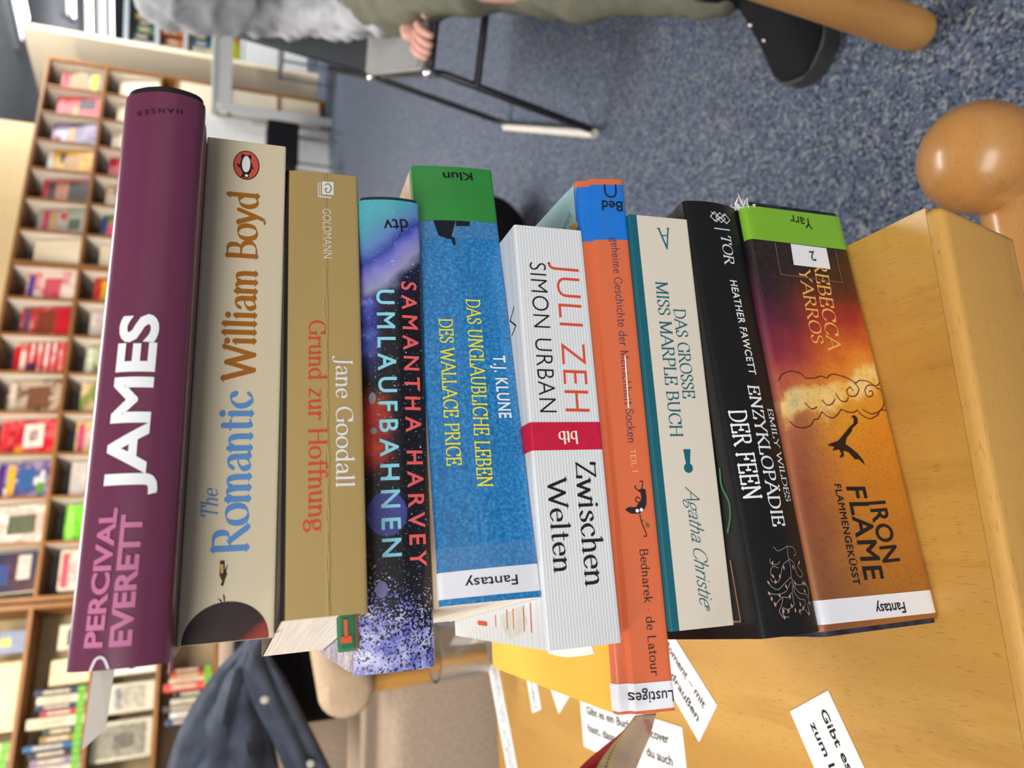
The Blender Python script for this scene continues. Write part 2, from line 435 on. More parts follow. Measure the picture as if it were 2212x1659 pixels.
FONT = {'bold': lambda t: builtin(t, .034), 'semi': lambda t: builtin(t, .016, 1.12 if t.isupper() else 1.0), 'wide': lambda t: builtin(t, .016, 1.5), 'reg': lambda t: builtin(t, .004),
        'regc': lambda t: builtin(t, .012), 'light': lambda t: builtin(t, -.012, 1.08), 'thin': lambda t: builtin(t, -.012),
        'serif': lambda t: penned(t, .115, .04, .1), 'serifb': lambda t: penned(t, .165, .035, .10, 0, .04), 'serifi': lambda t: penned(t, .12, .04, .06, .22),
        'serifc': lambda t: penned(t, .135, .06, .09, 0, .08), 'hand': lambda t: penned(t, .085, .075, 0, .0, .09), 'script': lambda t: penned(t, .07, .045, 0, .42, .0)}
def letters(txt, font):
    """mesh with cap height 1, starting at x = 0; returns (bm, width)"""
    bm = FONT[font](txt)
    xs = [v.co.x for v in bm.verts]; x0, x1 = min(xs), max(xs)
    k = 1/CAP if font in ('bold', 'semi', 'wide', 'reg', 'regc', 'light', 'thin') else 1
    for v in bm.verts: v.co = Vector(((v.co.x-x0)*k, v.co.y*k, v.co.z))
    return bm, (x1-x0)*k

# ---------------------------------------------------------------- books
class Book:
    """x, y: middle of the spine foot; yaw; L length; t thickness; w wedge; sh spine lean; z0, tb: bed below; D cover width"""
    def __init__(s, label, x, y, yaw, L, t, w, sh, z0, tb, D, bulge=0, rr=.0012, ct=.0005, inset=0, joint=0):
        s.x, s.y, s.yaw, s.L, s.t, s.w, s.sh, s.tb, s.D = x, y, yaw, L, t, w, sh, tb, D
        s.bulge, s.rr, s.ct, s.inset, s.joint = bulge, rr, ct, inset, joint
        pv = Book.prev; ax = Vector((math.cos(yaw), math.sin(yaw))); ay = Vector((-ax.y, ax.x))
        gb = pv.gt if pv else Vector((0, 0)); s.xy = Vector((x, y))
        s.lz = pv.lz+pv.t+pv.gt.dot(s.xy-pv.xy)+.00002 if pv else TZ+.0003
        s.tb, s.ty = gb.dot(ax), gb.dot(ay); s.gt = gb+ax*w; Book.prev = s
        s.o = thing('book', label, 'book', (x, y, s.lz), yaw, 'books in the stack')
    prev = None
    def zb(s, u, y): return s.tb*u+s.ty*y
    def ht(s, u): return s.t+u*s.w
    def prof(s, q):
        d = max(0, min(q, 1-q))*s.t; y = 0
        if d < s.rr: e = s.rr-d; y = s.rr-math.sqrt(max(0, s.rr*s.rr-e*e))
        y -= s.bulge*(1-(2*q-1)**2)
        if s.joint and q > .72: y += s.joint*min(1, (q-.72)/.06)
        return y
    def P(s, u, q, lift=0):
        return Vector((u, s.prof(q)+s.sh*q-lift, s.zb(u, 0)+q*s.ht(u)))
    def T(s, u, y, lift=0):
        return Vector((u, y+s.sh, s.zb(u, y)+s.ht(u)+lift))
    def cover(s, mat, name='cover', L=None, off=0.0, D=None, ext=(0, 0)):
        L = L or s.L; D = D or s.D; c = s.ct; bm = NB(); uvl = bm.loops.layers.uv.new('UVMap')
        t = s.t
        qs = [0, .004, .012, .025, .05, .1, .2, .3, .4, .5, .6, .7, .72, .74, .76, .78, .8, .9, .95, .975, .988, .996, 1]
        j = .006 if s.inset else 0
        outer = [(D, 0, -1.), (s.rr+.014, 0, -.1), (s.rr+.0105, .0, -.08), (s.rr+.004, 0.0, -.04)]
        if s.inset: outer[2] = (s.rr+.009, .02, -.08)
        outer += [(None, q, q) for q in qs]
        o2 = [(s.rr+.004, 1, 1.04), (s.rr+.009, 1-(.02 if s.inset else 0), 1.08), (s.rr+.014, 1, 1.1), (D, 1, 2.)]
        outer += o2
        pts = []
        for y, q, v in outer:
            yy = s.prof(q)-off if y is None else y
            if off < 0: q = .5+(q-.5)*(1-.0018/t)
            pts.append((yy, q, v))
        # inner path: offset inwards
        inn = []
        N = len(pts)
        for i, (y, q, v) in enumerate(pts):
            a = pts[max(i-1, 0)]; b = pts[min(i+1, N-1)]
            ty, tz = b[0]-a[0], (b[1]-a[1])*t; l = math.hypot(ty, tz) or 1
            ny, nz = tz/l, -ty/l
            inn.append((y+ny*(c+off), q+nz*(c+off)/t))
        def mkv(u, y, q): return bm.verts.new((u, y+s.sh*q, s.zb(u, y)+q*s.ht(u)))
        us = [-L/2-ext[0], -L/4, 0, L/4, L/2+ext[1]]
        O = [[mkv(u, y, q) for y, q, v in pts] for u in us]
        I = [[mkv(u, y, q) for y, q in inn] for u in us]
        def face(vv, uvs):
            f = bm.faces.new(vv)
            for lp, uv in zip(f.loops, uvs): lp[uvl].uv = uv
        for k in range(len(us)-1):
            ua, ub = us[k]/L+.5, us[k+1]/L+.5
            for i in range(N-1):
                va, vb = pts[i][2], pts[i+1][2]
                face((O[k][i], O[k+1][i], O[k+1][i+1], O[k][i+1]), ((ua, va), (ub, va), (ub, vb), (ua, vb)))
                face((I[k][i+1], I[k+1][i+1], I[k+1][i], I[k][i]), ((ua, 3), (ub, 3), (ub, 3), (ua, 3)))
            for i in (0, N-1):
                face((O[k][i], O[k+1][i], I[k+1][i], I[k][i]), ((ua, 3),)*4)
        for k in (0, len(us)-1):
            for i in range(N-1):
                face((O[k][i], O[k][i+1], I[k][i+1], I[k][i]), ((us[k]/L+.5, pts[i][2]),)*4)
        return link(name, bm, mat, s.o, 40, shift=False)
    def pages(s, mat=None):
        bm = NB(); c = s.ct*1.02/s.t; i = s.inset; L = s.L-2*max(i, .0004); y0 = s.rr*.6+s.ct+(.002 if i else 0)
        if s.joint: y0 += s.joint
        D = s.D-max(i, .0006)
        cs = []
        for u in (-L/2, L/2):
            cs.append([bm.verts.new((u, y+s.sh*q, s.zb(u, y)+q*s.ht(u))) for y, q in ((y0, c), (D, c), (D, 1-c), (y0, 1-c), (y0-max(0, s.bulge*.6), .5))])
        a, b = cs
        bm.faces.new(a); bm.faces.new(b[::-1])
        for k in range(5): bm.faces.new((a[k], b[k], b[(k+1) % 5], a[(k+1) % 5]))
        return link('page_block', bm, mat or M_PAGE, s.o, shift=False)
    def text(s, txt, font, mat, u0, q0, u1, q1, h, name='lettering', parent=None, lift=.00016):
        bm, wd = letters(txt, font)
        a = Vector((u0, q0*s.ht(u0))); b = Vector((u1, q1*s.ht(u1))); d = b-a; k = d.length/wd; d.normalize(); n = Vector((-d.y, d.x))
        if s.bulge:
            for yy in [i*.06 for i in range(-6, 20)]:
                bmesh.ops.bisect_plane(bm, geom=bm.verts[:]+bm.edges[:]+bm.faces[:], plane_co=(0, yy, 0), plane_no=(0, 1, 0))
        for v in bm.verts:
            p = a+d*(v.co.x*k)+n*(v.co.y*h)
            v.co = s.P(p.x, p.y/s.ht(p.x), lift+v.co.z*4e-6)
        return link(name, bm, mat, parent or s.o, shift=False)
    def dec(s, pts, mat, name, parent=None, lift=.00012, nq=1):
        bm = NB(); poly(bm, pts, lambda u, q: Vector((u, q, 0)))
        if s.bulge or nq > 1:
            for k in range(1, 14):
                bmesh.ops.bisect_plane(bm, geom=bm.verts[:]+bm.edges[:]+bm.faces[:], plane_co=(0, k/14, 0), plane_no=(0, 1, 0))
        for v in bm.verts: v.co = s.P(v.co.x, v.co.y, lift)
        return link(name, bm, mat, parent or s.o, shift=False)
    def band(s, u0, u1, mat, name, qa=0, qb=1, lift=.00014, wrap=0., wrapb=0.):
        """sticker wrapped over the spine between u0 and u1 (u may be (bottom, top) pairs)"""
        u0 = u0 if isinstance(u0, tuple) else (u0, u0); u1 = u1 if isinstance(u1, tuple) else (u1, u1)
        bm = NB(); rows = []
        qs = sorted(set([qa+(qb-qa)*k/24 for k in range(25)]+[x for x in (.004, .012, .025, .72, .74, .76, .78, .975, .988, .996) if qa < x < qb]))
        path = []
        if wrapb: path += [('b', wrapb, 0.), ('b', s.rr+.0002, 0.)]
        path += [('s', q, q) for q in qs]
        if wrap: path += [('t', s.rr+.0002+s.joint, 1.), ('t', wrap, 1.)]
        for kind, val, q in path:
            row = []
            f = min(1, max(0, q))
            for k in range(7):
                a = u0[0]+(u0[1]-u0[0])*f; b = u1[0]+(u1[1]-u1[0])*f; u = a+(b-a)*k/6
                if kind == 's': p = s.P(u, val, lift)
                elif kind == 't': p = s.T(u, val, lift)
                else: p = Vector((u, val, s.zb(u, val)-lift))
                row.append(bm.verts.new(p))
            rows.append(row)
        for a, b in zip(rows, rows[1:]):
            for k in range(6): bm.faces.new((a[k], a[k+1], b[k+1], b[k]))
        return link(name, bm, mat, s.o, 40, shift=False)
    def line(s, pts, w, mat, name, parent=None, lift=.0002, top=False, closed=False, smooth=6, merge=None):
        bm = merge or NB(); h = s.t
        P2 = [(p[0], p[1] if top else p[1]*h) for p in pts]
        if smooth: P2 = [(p.x, p.y) for p in crom([(a, b, 0) for a, b in P2], smooth, closed)]
        tmp = NB(); stroke(tmp, P2, lambda d: w)
        for f in tmp.faces:
            bm.faces.new([bm.verts.new(s.T(v.co.x, v.co.y, lift+v.co.z*4e-6) if top else s.P(v.co.x, v.co.y/h, lift+v.co.z*4e-6)) for v in f.verts])
        tmp.free()
        if merge: return None
        return link(name, bm, mat, parent or s.o, shift=False)
    def topdec(s, pts, mat, name, lift=.00015):
        bm = NB(); poly(bm, pts, lambda u, y: s.T(u, y, lift))
        return link(name, bm, mat, s.o, shift=False)
def ell(cu, cq, ru, rq, n=32, a0=0, a1=2*PI):
    return [(cu+ru*math.cos(a0+(a1-a0)*k/n), cq+rq*math.sin(a0+(a1-a0)*k/n)) for k in range(n)]
def ink(name, c, rough=.5): return plain('ink_'+name, c, rough, .3, var=.02)
I_ = dict(white=ink('white', S(232, 236, 238)), pink=ink('pink', S(188, 112, 150)), dark=ink('dark', S(58, 26, 48)), brown=ink('brown', S(160, 98, 24)),
          blue=ink('blue', S(88, 140, 200)), red=ink('red', S(212, 76, 50)), cyan=ink('cyan', S(140, 214, 232)), coral=ink('coral', S(228, 96, 98)), black=M_INK,
          yellow=ink('yellow', S(232, 222, 70)), cream=ink('cream', S(248, 232, 214)), navy=ink('navy', S(52, 54, 98)), palepink=ink('pale_pink', S(250, 190, 160)),
          teal=ink('teal', S(24, 98, 114)), gold=ink('gold', S(228, 168, 92)))
def printed(name, col, rough=.4, coat=.0, spec=.45, fine=True):
    """uv-driven cover stock with a faint paper grain"""
    return None
def stock(name, c, rough=.4, spec=.45, coat=0, coat_r=.12, ridge=None):
    g = G(name); v = g.co(); f = g.noise(v, 900, 2); f2 = g.noise(v, 25, 3)
    col = g.mix(g.ma('MULTIPLY', f, .10), c, tuple(x*.8 for x in c[:3])+(1,))
    col = g.mix(g.ma('MULTIPLY', g.ss(f2, .5, .8), .12), col, tuple(min(1, x*1.15) for x in c[:3])+(1,))
    if ridge:
        uv = g.sep(g.co('UV')); g.bump(g.ma('SINE', g.ma('MULTIPLY', uv[1], ridge)), .22, .0003)
    else: g.bump(f, .05, .0003)
    return g.fin(col, rough, spec, 0, coat, coat_r)

# --- the bottom one: thick orange hardcover
b = Book('thick hardcover with orange and plum fiery spine, bottom of the stack on the table', -.0033, .2681, .3135, .2073, .0674, -.0147, .0008, 0, 0, .148, 0, .0035, .0022, .003)
g = G('fiery_cover'); uv = g.sep(g.co('UV')); v = g.co()
n1 = g.noise(v, 26, 4, .6); n2 = g.noise(v, 620, 2); n3 = g.noise(v, 60, 3)
u = g.ma('ADD', uv[0], g.ma('MULTIPLY', g.ma('SUBTRACT', n1, .5), .22))
u = g.ma('ADD', u, g.ma('MULTIPLY', g.ma('SUBTRACT', uv[1], .5), .10))
lo = g.ramp(u, [(0, S(150, 94, 40)), (.22, S(184, 116, 36)), (.36, S(206, 128, 32)), (.47, S(214, 146, 44)), (.53, S(222, 150, 50)), (.60, S(206, 104, 40)), (.68, S(160, 40, 40)), (.76, S(86, 30, 30)), (.84, S(44, 26, 20)), (1, S(40, 26, 18))])
hi = g.ramp(u, [(0, S(128, 80, 44)), (.2, S(136, 80, 48)), (.34, S(146, 76, 50)), (.45, S(158, 90, 60)), (.55, S(190, 100, 60)), (.62, S(150, 48, 60)), (.7, S(98, 28, 56)), (.78, S(44, 22, 34)), (.86, S(34, 24, 22)), (1, S(32, 26, 22))])
col = g.mix(g.ss(g.ma('ADD', uv[1], g.ma('MULTIPLY', g.ma('SUBTRACT', n3, .5), .3)), .45, .95), lo, hi)
cl = g.ma('MULTIPLY', g.ss(g.ma('ABSOLUTE', g.ma('SUBTRACT', u, .508)), .045, .015), g.ss(n3, .25, .5))
col = g.mix(g.ma('MULTIPLY', cl, .8), col, g.ramp(n3, [(.35, S(236, 186, 80)), (.55, S(240, 214, 140)), (.7, S(196, 196, 160))]))
col = g.mix(g.ma('MULTIPLY', g.ss(n2, .5, .7), .25), col, S(96, 56, 30))
cop = g.ss(uv[1], .975, .99); cop = g.ma('MULTIPLY', cop, g.ss(uv[1], 1.09, 1.05))
col = g.mix(g.ma('MULTIPLY', cop, .75), col, g.ramp(uv[0], [(0, S(190, 128, 88)), (.35, S(170, 104, 66)), (.55, S(150, 84, 76)), (.72, S(110, 50, 74)), (.85, S(30, 26, 34))]))  # copper-coloured ridge edge, with its glint put into the colour
col = g.mix(g.ma('MULTIPLY', g.ss(uv[1], 1.05, 1.1), .8), col, S(20, 16, 18))
g.bump(g.ma('ADD', n2, n3), .12, .0005)
m = g.fin(col, .32, .5, 0, .35, .1)
b.cover(m); b.cover(plain('worn_dark_edge', S(44, 46, 66), .6, var=.4, vsc=200), 'worn_edge', b.L+.0044, -.0008); b.pages(plain('violet_page_edges', S(52, 34, 66), .6, .3))
b.band((.0835, .0838), (.1034, .1030), plain('green_label', S(122, 178, 44), .3, .5, 0, .3, var=.03), 'green_sticker')
st = b.o.children[-1]; st['label'] = 'bright green shelf sticker'
b.text('Yarr', 'reg', I_['black'], .0993, .337, .1007, .551, .0060, 'sticker_lettering', st, .0003)
st = b.dec([(.0833, .6045), (.083, .2512), (.0708, .2583), (.0712, .6172)], M_LABEL, 'number_sticker', lift=.0003); st['label'] = 'small white number sticker'
b.text('2', 'reg', I_['black'], .0802, .388, .0799, .440, .0055, 'sticker_lettering', st, .00045)
b.text('REBECCA', 'serif', I_['gold'], .0753, .412, .0247, .458, .0082, 'author_lettering')
b.text('YARROS', 'serif', I_['gold'], .0701, .576, .0289, .598, .0072, 'author_lettering')
b.text('FLAME', 'semi', I_['black'], -.0424, .567, -.0843, .580, .0112, 'title_lettering')
b.text('IRON', 'semi', I_['black'], -.0498, .399, -.0777, .390, .0102, 'title_lettering')
b.text('FLAMMENGEKÜSST', 'semi', I_['black'], -.0410, .668, -.0860, .682, .0038, 'subtitle_lettering')
st = b.band((-.1016, -.1008), (-.0915, -.0908), M_LABEL, 'white_sticker', wrapb=.004)
b.text('Fantasy', 'regc', I_['black'], -.0955, .291, -.0951, .543, .0045, 'sticker_lettering', st, .0003)
M_PLUM = ink('plum', S(98, 26, 40))
bm = NB()
for pts in ([(-.0112, .9451), (-.0134, .9065), (-.0142, .8425), (-.0131, .7711), (-.0101, .726)], [(-.0101, .726), (-.0097, .6903), (-.0063, .6427)], [(-.0063, .6427), (-.0085, .6029), (-.0093, .55), (-.0073, .5001), (-.005, .4624)],
            [(-.005, .4624), (-.0062, .41), (-.0065, .354), (-.0053, .3128)], [(-.0053, .3128), (-.008, .2736), (-.0096, .2073), (-.0076, .1246)], [(-.0076, .1246), (-.0052, .0914), (-.0052, .0237)],
            [(.0089, .97), (.0121, .9268), (.0137, .8409), (.0128, .7691), (.0104, .7275)], [(.0104, .7275), (.0105, .6509), (.0117, .5823), (.0107, .5344)], [(.0107, .5344), (.0129, .4733), (.012, .385), (.0107, .3241), (.0086, .2661)],
            [(.0086, .2661), (.0101, .2192), (.0095, .1403), (.0074, .0814), (.0094, .02)],
            [(.0086, .2796), (.0057, .2517), (.0021, .2941), (.002, .3606), (.0048, .3685), (.0063, .3291), (.0046, .3101)],
            [(.0074, .0814), (.0077, .1485), (.0051, .194), (.0018, .1813), (.0026, .1304), (.0048, .1274), (.0044, .1564)],
            [(.0067, .0847), (.0045, .0256), (-.0013, .032), (-.0057, .0999), (-.0071, .1874), (-.005, .2583)],
            [(-.0005, .62), (-.003, .58), (-.002, .53), (.0, .5)], [(.003, .48), (-.0005, .45), (-.001, .40), (.001, .37)], [(-.002, .78), (-.005, .73), (-.004, .68)]):
    b.line(pts, .0005, None, '', merge=bm)
link('cloud_outline', bm, M_PLUM, b.o, shift=False)
b.dec([(-.0085, .3838), (-.0096, .3642), (-.0119, .374), (-.0142, .4292), (-.0161, .4653), (-.018, .5011), (-.0206, .5534), (-.0216, .6198), (-.0226, .6577), (-.0234, .5991), (-.0253, .6206), (-.0246, .5629), (-.0267, .5475), (-.0287, .5723), (-.0281, .5314), (-.0252, .5236), (-.0262, .479), (-.0296, .4372), (-.0296, .4023), (-.0326, .3546), (-.0297, .3672), (-.0266, .4037), (-.0232, .4667), (-.0222, .4934), (-.0191, .4707), (-.0161, .4116), (-.0142, .3936), (-.0119, .3366), (-.0092, .328), (-.0078, .3524)], ink('dragon', S(40, 28, 18)), 'dragon_silhouette', lift=.0002)
b.line([(.0824, .7565), (.0652, .7631), (.0636, .1697), (.0822, .1629)], .0007, plain('tape_edge', S(104, 82, 62), .3), 'clear_tape_edge', smooth=0)
# frayed film at the right end
bm = NB()
for k in range(9):
    q = .98+random.uniform(-.1, .06); u0 = .103+random.uniform(-.002, .001)
    p = b.P(u0, min(q, 1), -.001); tip = p+Vector((random.uniform(.002, .006), random.uniform(-.004, .004), random.uniform(-.002, .006)))
    tube(bm, [p, (p+tip)/2+Vector((0, random.uniform(-.002, .002), .001)), tip], [.0012, .0009, .0002], 5, flat=.3)
link('torn_film', bm, plain('torn_film', S(196, 194, 204), .2, .6), b.o, 60, shift=False)
IRON = b

# --- black hardcover
b = Book('black hardcover with white lettering and pale branch ornament, second from the bottom of the stack', -.0047, .2718, .3297, .2063, .0328, .0052, -.0013, .0674, -.014676, .135, .0028, .0015, .0022, .003)
m = stock('black_cover', S(24, 24, 26), .42, .28, .05)
b.cover(m); b.pages(plain('dark_page_edges', S(70, 66, 64), .7))
for a in (('TOR', 'serif', .0852, .477, .0681, .508, .0062, 'publisher_lettering'), ('HEATHER FAWCETT', 'semi', .0599, .475, .0116, .446, .0044, 'author_lettering'),
          ('ENZYKLOPÄDIE', 'serifc', .0063, .516, -.0585, .538, .0067, 'title_lettering'), ('DER FEEN', 'serifc', -.0057, .892, -.0461, .900, .0085, 'title_lettering'), ('EMILY WILDES', 'serif', -.0045, .216, -.0477, .209, .0036, 'title_lettering')):
    b.text(a[0], a[1], I_['white'], *a[2:7], a[7], lift=.00025)
M_SILV = ink('silver', S(140, 132, 128), .4); M_ROSE = ink('rose', S(190, 150, 140), .4)
bm = NB()
for pts in ([(-.0671, .3637), (-.0716, .3862), (-.0756, .377), (-.08, .3993), (-.087, .3892)], [(-.0671, .3637), (-.0682, .4665), (-.0687, .5503), (-.067, .6033)], [(-.0671, .3504), (-.0679, .2486), (-.0706, .2293), (-.0712, .2747)],
            [(-.0729, .3831), (-.0747, .5034), (-.079, .5769), (-.0814, .635), (-.0812, .7119), (-.0799, .7407)], [(-.0723, .378), (-.0744, .3006), (-.079, .2836), (-.0804, .2009), (-.0786, .1718), (-.0758, .231), (-.074, .1885)],
            [(-.08, .4124), (-.0823, .5366), (-.0845, .659), (-.083, .7516), (-.0817, .7676)], [(-.0806, .4043), (-.0834, .3063), (-.0831, .1684), (-.0852, .1041), (-.0889, .1357)], [(-.0819, .4275), (-.0854, .5352), (-.0864, .6477), (-.0861, .7496), (-.0854, .7956)],
            [(-.0826, .4063), (-.0866, .3055), (-.0876, .1785), (-.0896, .141)], [(-.0863, .4494), (-.088, .5289), (-.0878, .6061), (-.0894, .697), (-.0911, .7491)], [(-.087, .3892), (-.0891, .3258), (-.09, .2257), (-.093, .2777), (-.094, .3662), (-.0953, .3502)],
            [(-.0838, .4164), (-.0888, .4432), (-.0913, .4501), (-.0928, .5678), (-.092, .6396), (-.0951, .6507), (-.0959, .5664)], [(-.0717, .6916), (-.0736, .6931), (-.0744, .6075), (-.0733, .5457)], [(-.0787, .7185), (-.0768, .717), (-.075, .6641), (-.0758, .5913)],
            [(-.0937, .2565), (-.0957, .193), (-.0914, .1832)], [(-.0884, .6109), (-.0914, .6604), (-.0931, .6999), (-.0956, .6681)]):
    b.line(pts, .00032, None, '', merge=bm, lift=.0003)
link('branch_ornament', bm, M_SILV, b.o, shift=False)
bm = NB()
for (u, q) in [(-.0737, .6673), (-.0759, .5002), (-.0743, .1911), (-.076, .332), (-.079, .6952), (-.0793, .5922), (-.0814, .778), (-.0813, .6735), (-.0836, .5205), (-.0827, .3539), (-.083, .1951), (-.0831, .1551), (-.0857, .798), (-.087, .6525), (-.0879, .7763), (-.0902, .7421), (-.088, .4901), (-.0915, .4913), (-.0913, .3305), (-.0862, .1946), (-.0912, .1408), (-.093, .2908), (-.0933, .6365), (-.0957, .6428), (-.0935, .5598), (-.0935, .4415), (-.094, .3662), (-.0954, .1905)]:
    a = random.uniform(-.6, .6)
    pts = [(u+.0011*math.cos(a), q+.0011*math.sin(a)/.033), (u-.0004*math.sin(a), q+.0005*math.cos(a)/.033), (u-.0011*math.cos(a), q-.0011*math.sin(a)/.033), (u+.0004*math.sin(a), q-.0005*math.cos(a)/.033)]
    bm.faces.new([bm.verts.new(b.P(*p, .00035)) for p in pts])
link('leaf_ornament', bm, M_ROSE, b.o, shift=False)
bm = NB()   # publisher's emblem: linked diamonds, and the bar
for k in range(3):
    c = .46-.10*k+.06
    b.line([(.0975, c), (.0945, c+.09), (.0918, c), (.0945, c-.09), (.0975, c)], .0004, None, '', merge=bm, lift=.0003, smooth=0)
b.line([(.0971, .58), (.0922, .30)], .00035, None, '', merge=bm, lift=.0003, smooth=0); b.line([(.0922, .56), (.0971, .30)], .00035, None, '', merge=bm, lift=.0003, smooth=0)
b.line([(.0879, .572), (.0884, .2814)], .0006, None, '', merge=bm, lift=.0003, smooth=0)
link('publisher_emblem', bm, I_['white'], b.o, shift=False)
b.line([(-.0707, .0112), (-.0960, .0112), (-.0960, .05)], .0006, ink('copper', S(170, 112, 66)), 'frame_line', top=True, smooth=0)
b.line([(-.0308, .0075), (-.0382, .0082), (-.0457, .0052), (-.0522, .0060), (-.0584, .0095)], .0012, ink('vine_green', S(54, 116, 84)), 'vine_ornament', top=True)

# --- cream and teal paperback
b = Book('cream paperback with teal cover edge and teal lettering, third from the bottom of the stack', -.0093, .2769, .2405, .19, .0314, .0056, .0019, .1002, -.009463, .118, 0, .0006, .0005)
g = G('cream_teal_cover'); uv = g.sep(g.co('UV')); f = g.noise(g.co(), 900, 2)
sel = g.ma('MAXIMUM', g.ss(uv[1], .868, .874), g.ss(uv[1], .004, -.002))
m = g.fin(g.mix(sel, g.mix(g.ma('MULTIPLY', f, .1), S(214, 206, 192), S(176, 168, 152)), S(20, 92, 108)), .55, .35)
b.cover(m); b.pages()
for a in (('MISS MARPLE BUCH', 'serif', .0615, .669, -.0127, .691, .0061, 'title_lettering'), ('DAS GROSSE', 'serif', .0483, .415, .0050, .418, .0061, 'title_lettering'),
          ('A', 'serif', .0894, .333, .0888, .549, .0103, 'publisher_emblem'), ('Agatha Christie', 'script', -.0351, .546, -.0868, .513, .0064, 'author_lettering')):
    b.text(a[0], a[1], I_['teal'], *a[2:7], a[7])
b.text('®', 'reg', I_['teal'], -.0864, .425, -.0884, .42, .0018, 'trade_mark_sign')
bm = NB(); poly(bm, ell(-.0268, .46, .0022, .072), lambda u, q: b.P(u, q, .00015)); poly(bm, [(-.0184, .512), (-.0184, .395), (-.0258, .43), (-.0258, .49)], lambda u, q: b.P(u, q, .00017))
link('keyhole_mark', bm, I_['teal'], b.o, shift=False)

# --- orange picture book
b = Book('long orange hardcover with blue sticker and yellow cover, jutting out of the stack', -.0159, .2794, .2389, .2404, .0224, -.0077, .0049, .1316, -.003823, .155, 0, .0012, .0020, .002, joint=.0022)
g = G('orange_cover'); uv = g.sep(g.co('UV')); f = g.noise(g.co(), 500, 2)
o_ = g.mix(g.ma('MULTIPLY', f, .15), S(208, 104, 64), S(184, 80, 46))
tp = g.ramp(uv[0], [(0, S(240, 186, 58)), (.6, S(238, 180, 54)), (.62, S(168, 212, 212)), (1, S(158, 204, 208))])
m = g.fin(g.mix(g.ss(uv[1], 1.045, 1.05), o_, tp), .35, .45, 0, .3, .08)
b.cover(m); b.pages()
st = b.band((.0885, .0885), (.1172, .1168), plain('blue_label', S(20, 112, 206), .3, .5, 0, .3, var=.03), 'blue_sticker', wrap=.006, wrapb=.004); st['label'] = 'blue shelf sticker'
b.text('Bed', 'semi', I_['black'], .1081, .072, .1087, .531, .0051, 'sticker_lettering', st, .0003)
b.line([(.1168, .44), (.1125, .435), (.1108, .36), (.1108, .26), (.1125, .2), (.1168, .19)], .0008, I_['black'], 'sticker_lettering', st, lift=.0003)
st = b.band((-.1190, -.1190), (-.1086, -.1084), M_LABEL, 'white_sticker', wrap=.007, wrapb=.003)
b.text('Lustiges', 'reg', I_['black'], -.1123, .02, -.1119, .80, .0044, 'sticker_lettering', st, .0003)
b.text('geheime Geschichte der Menschheit Socken', 'hand', I_['navy'], .0895, .404, -.0085, .429, .0036, 'title_lettering')
b.text('TEIL 1', 'hand', I_['palepink'], -.0116, .404, -.0215, .390, .0023, 'volume_lettering')
b.text('Bednarek · de Latour', 'hand', I_['black'], -.0551, .394, -.1061, .393, .0035, 'author_lettering')
b.line([(.0311, .335), (.0200, .345), (.0073, .36)], .0006, I_['cream'], 'strike_line', lift=.0003, smooth=2)
mo = b.dec([(-.0378, .608), (-.0367, .5271), (-.037, .3945), (-.0352, .3295), (-.0336, .2649), (-.031, .2732), (-.0297, .314), (-.029, .2449), (-.0295, .1695), (-.0329, .1652), (-.0362, .18), (-.0387, .2483), (-.0398, .349), (-.0396, .5009)], ink('sock', S(38, 24, 34)), 'black_sock_drawing')
bm = NB()
for pts in ([(-.0294, .2467), (-.026, .2127), (-.0261, .2714)], [(-.0302, .3004), (-.0284, .3778), (-.0277, .3558)], [(-.0336, .2841), (-.0327, .3571), (-.0343, .3833), (-.0354, .292)], [(-.0399, .33), (-.0436, .3079), (-.0491, .2364), (-.0495, .2949)]):
    b.line(pts, .0004, None, '', merge=bm)
link('drawn_limbs', bm, ink('sock', S(38, 24, 34)), b.o, shift=False)
bm = NB()
for pts in ([(-.0437, .232), (-.0447, .1596), (-.0463, .1859), (-.0452, .2385)], [(-.0424, .314), (-.0429, .2664), (-.0437, .2965)]): poly(bm, pts, lambda u, q: b.P(u, q, .00025))
link('drawn_leaves', bm, ink('leaf_olive', S(92, 98, 52)), b.o, shift=False)
bm = NB()
for (u, q) in ((-.0385, .3742), (-.0382, .2923)): poly(bm, ell(u, q, .0008, .034, 14), lambda u, q: b.P(u, q, .0003))
link('drawn_eyes', bm, I_['white'], b.o, shift=False)
b.topdec([(-.1035, .0701), (-.1034, .0577), (-.1027, .0459), (-.1001, .0293), (-.0982, .0189), (-.0950, .0217), (-.09, .0701)], M_WHITE, 'white_cloud_print')
b.topdec([(.1012, .0132), (.1003, .0075), (.0995, .0041), (.0972, .0045), (.096, .0110), (.0975, .0145)], ink('amber', S(220, 160, 70)), 'amber_print')
def topword(b, txt, font, mat, u0, y0, u1, y1, h, name):
    bm, wd = letters(txt, font); a = Vector((u0, y0)); d = Vector((u1, y1))-a; k = d.length/wd; d.normalize(); n = Vector((-d.y, d.x))
    for v in bm.verts: p = a+d*(v.co.x*k)+n*(v.co.y*h); v.co = b.T(p.x, p.y, .0003+v.co.z*4e-6)
    return link(name, bm, mat, b.o, shift=False)
topword(b, 'Illustrier', 'hand', ink('slate', S(92, 110, 120)), .1085, .0125, .098, .0290, .004, 'cover_lettering')

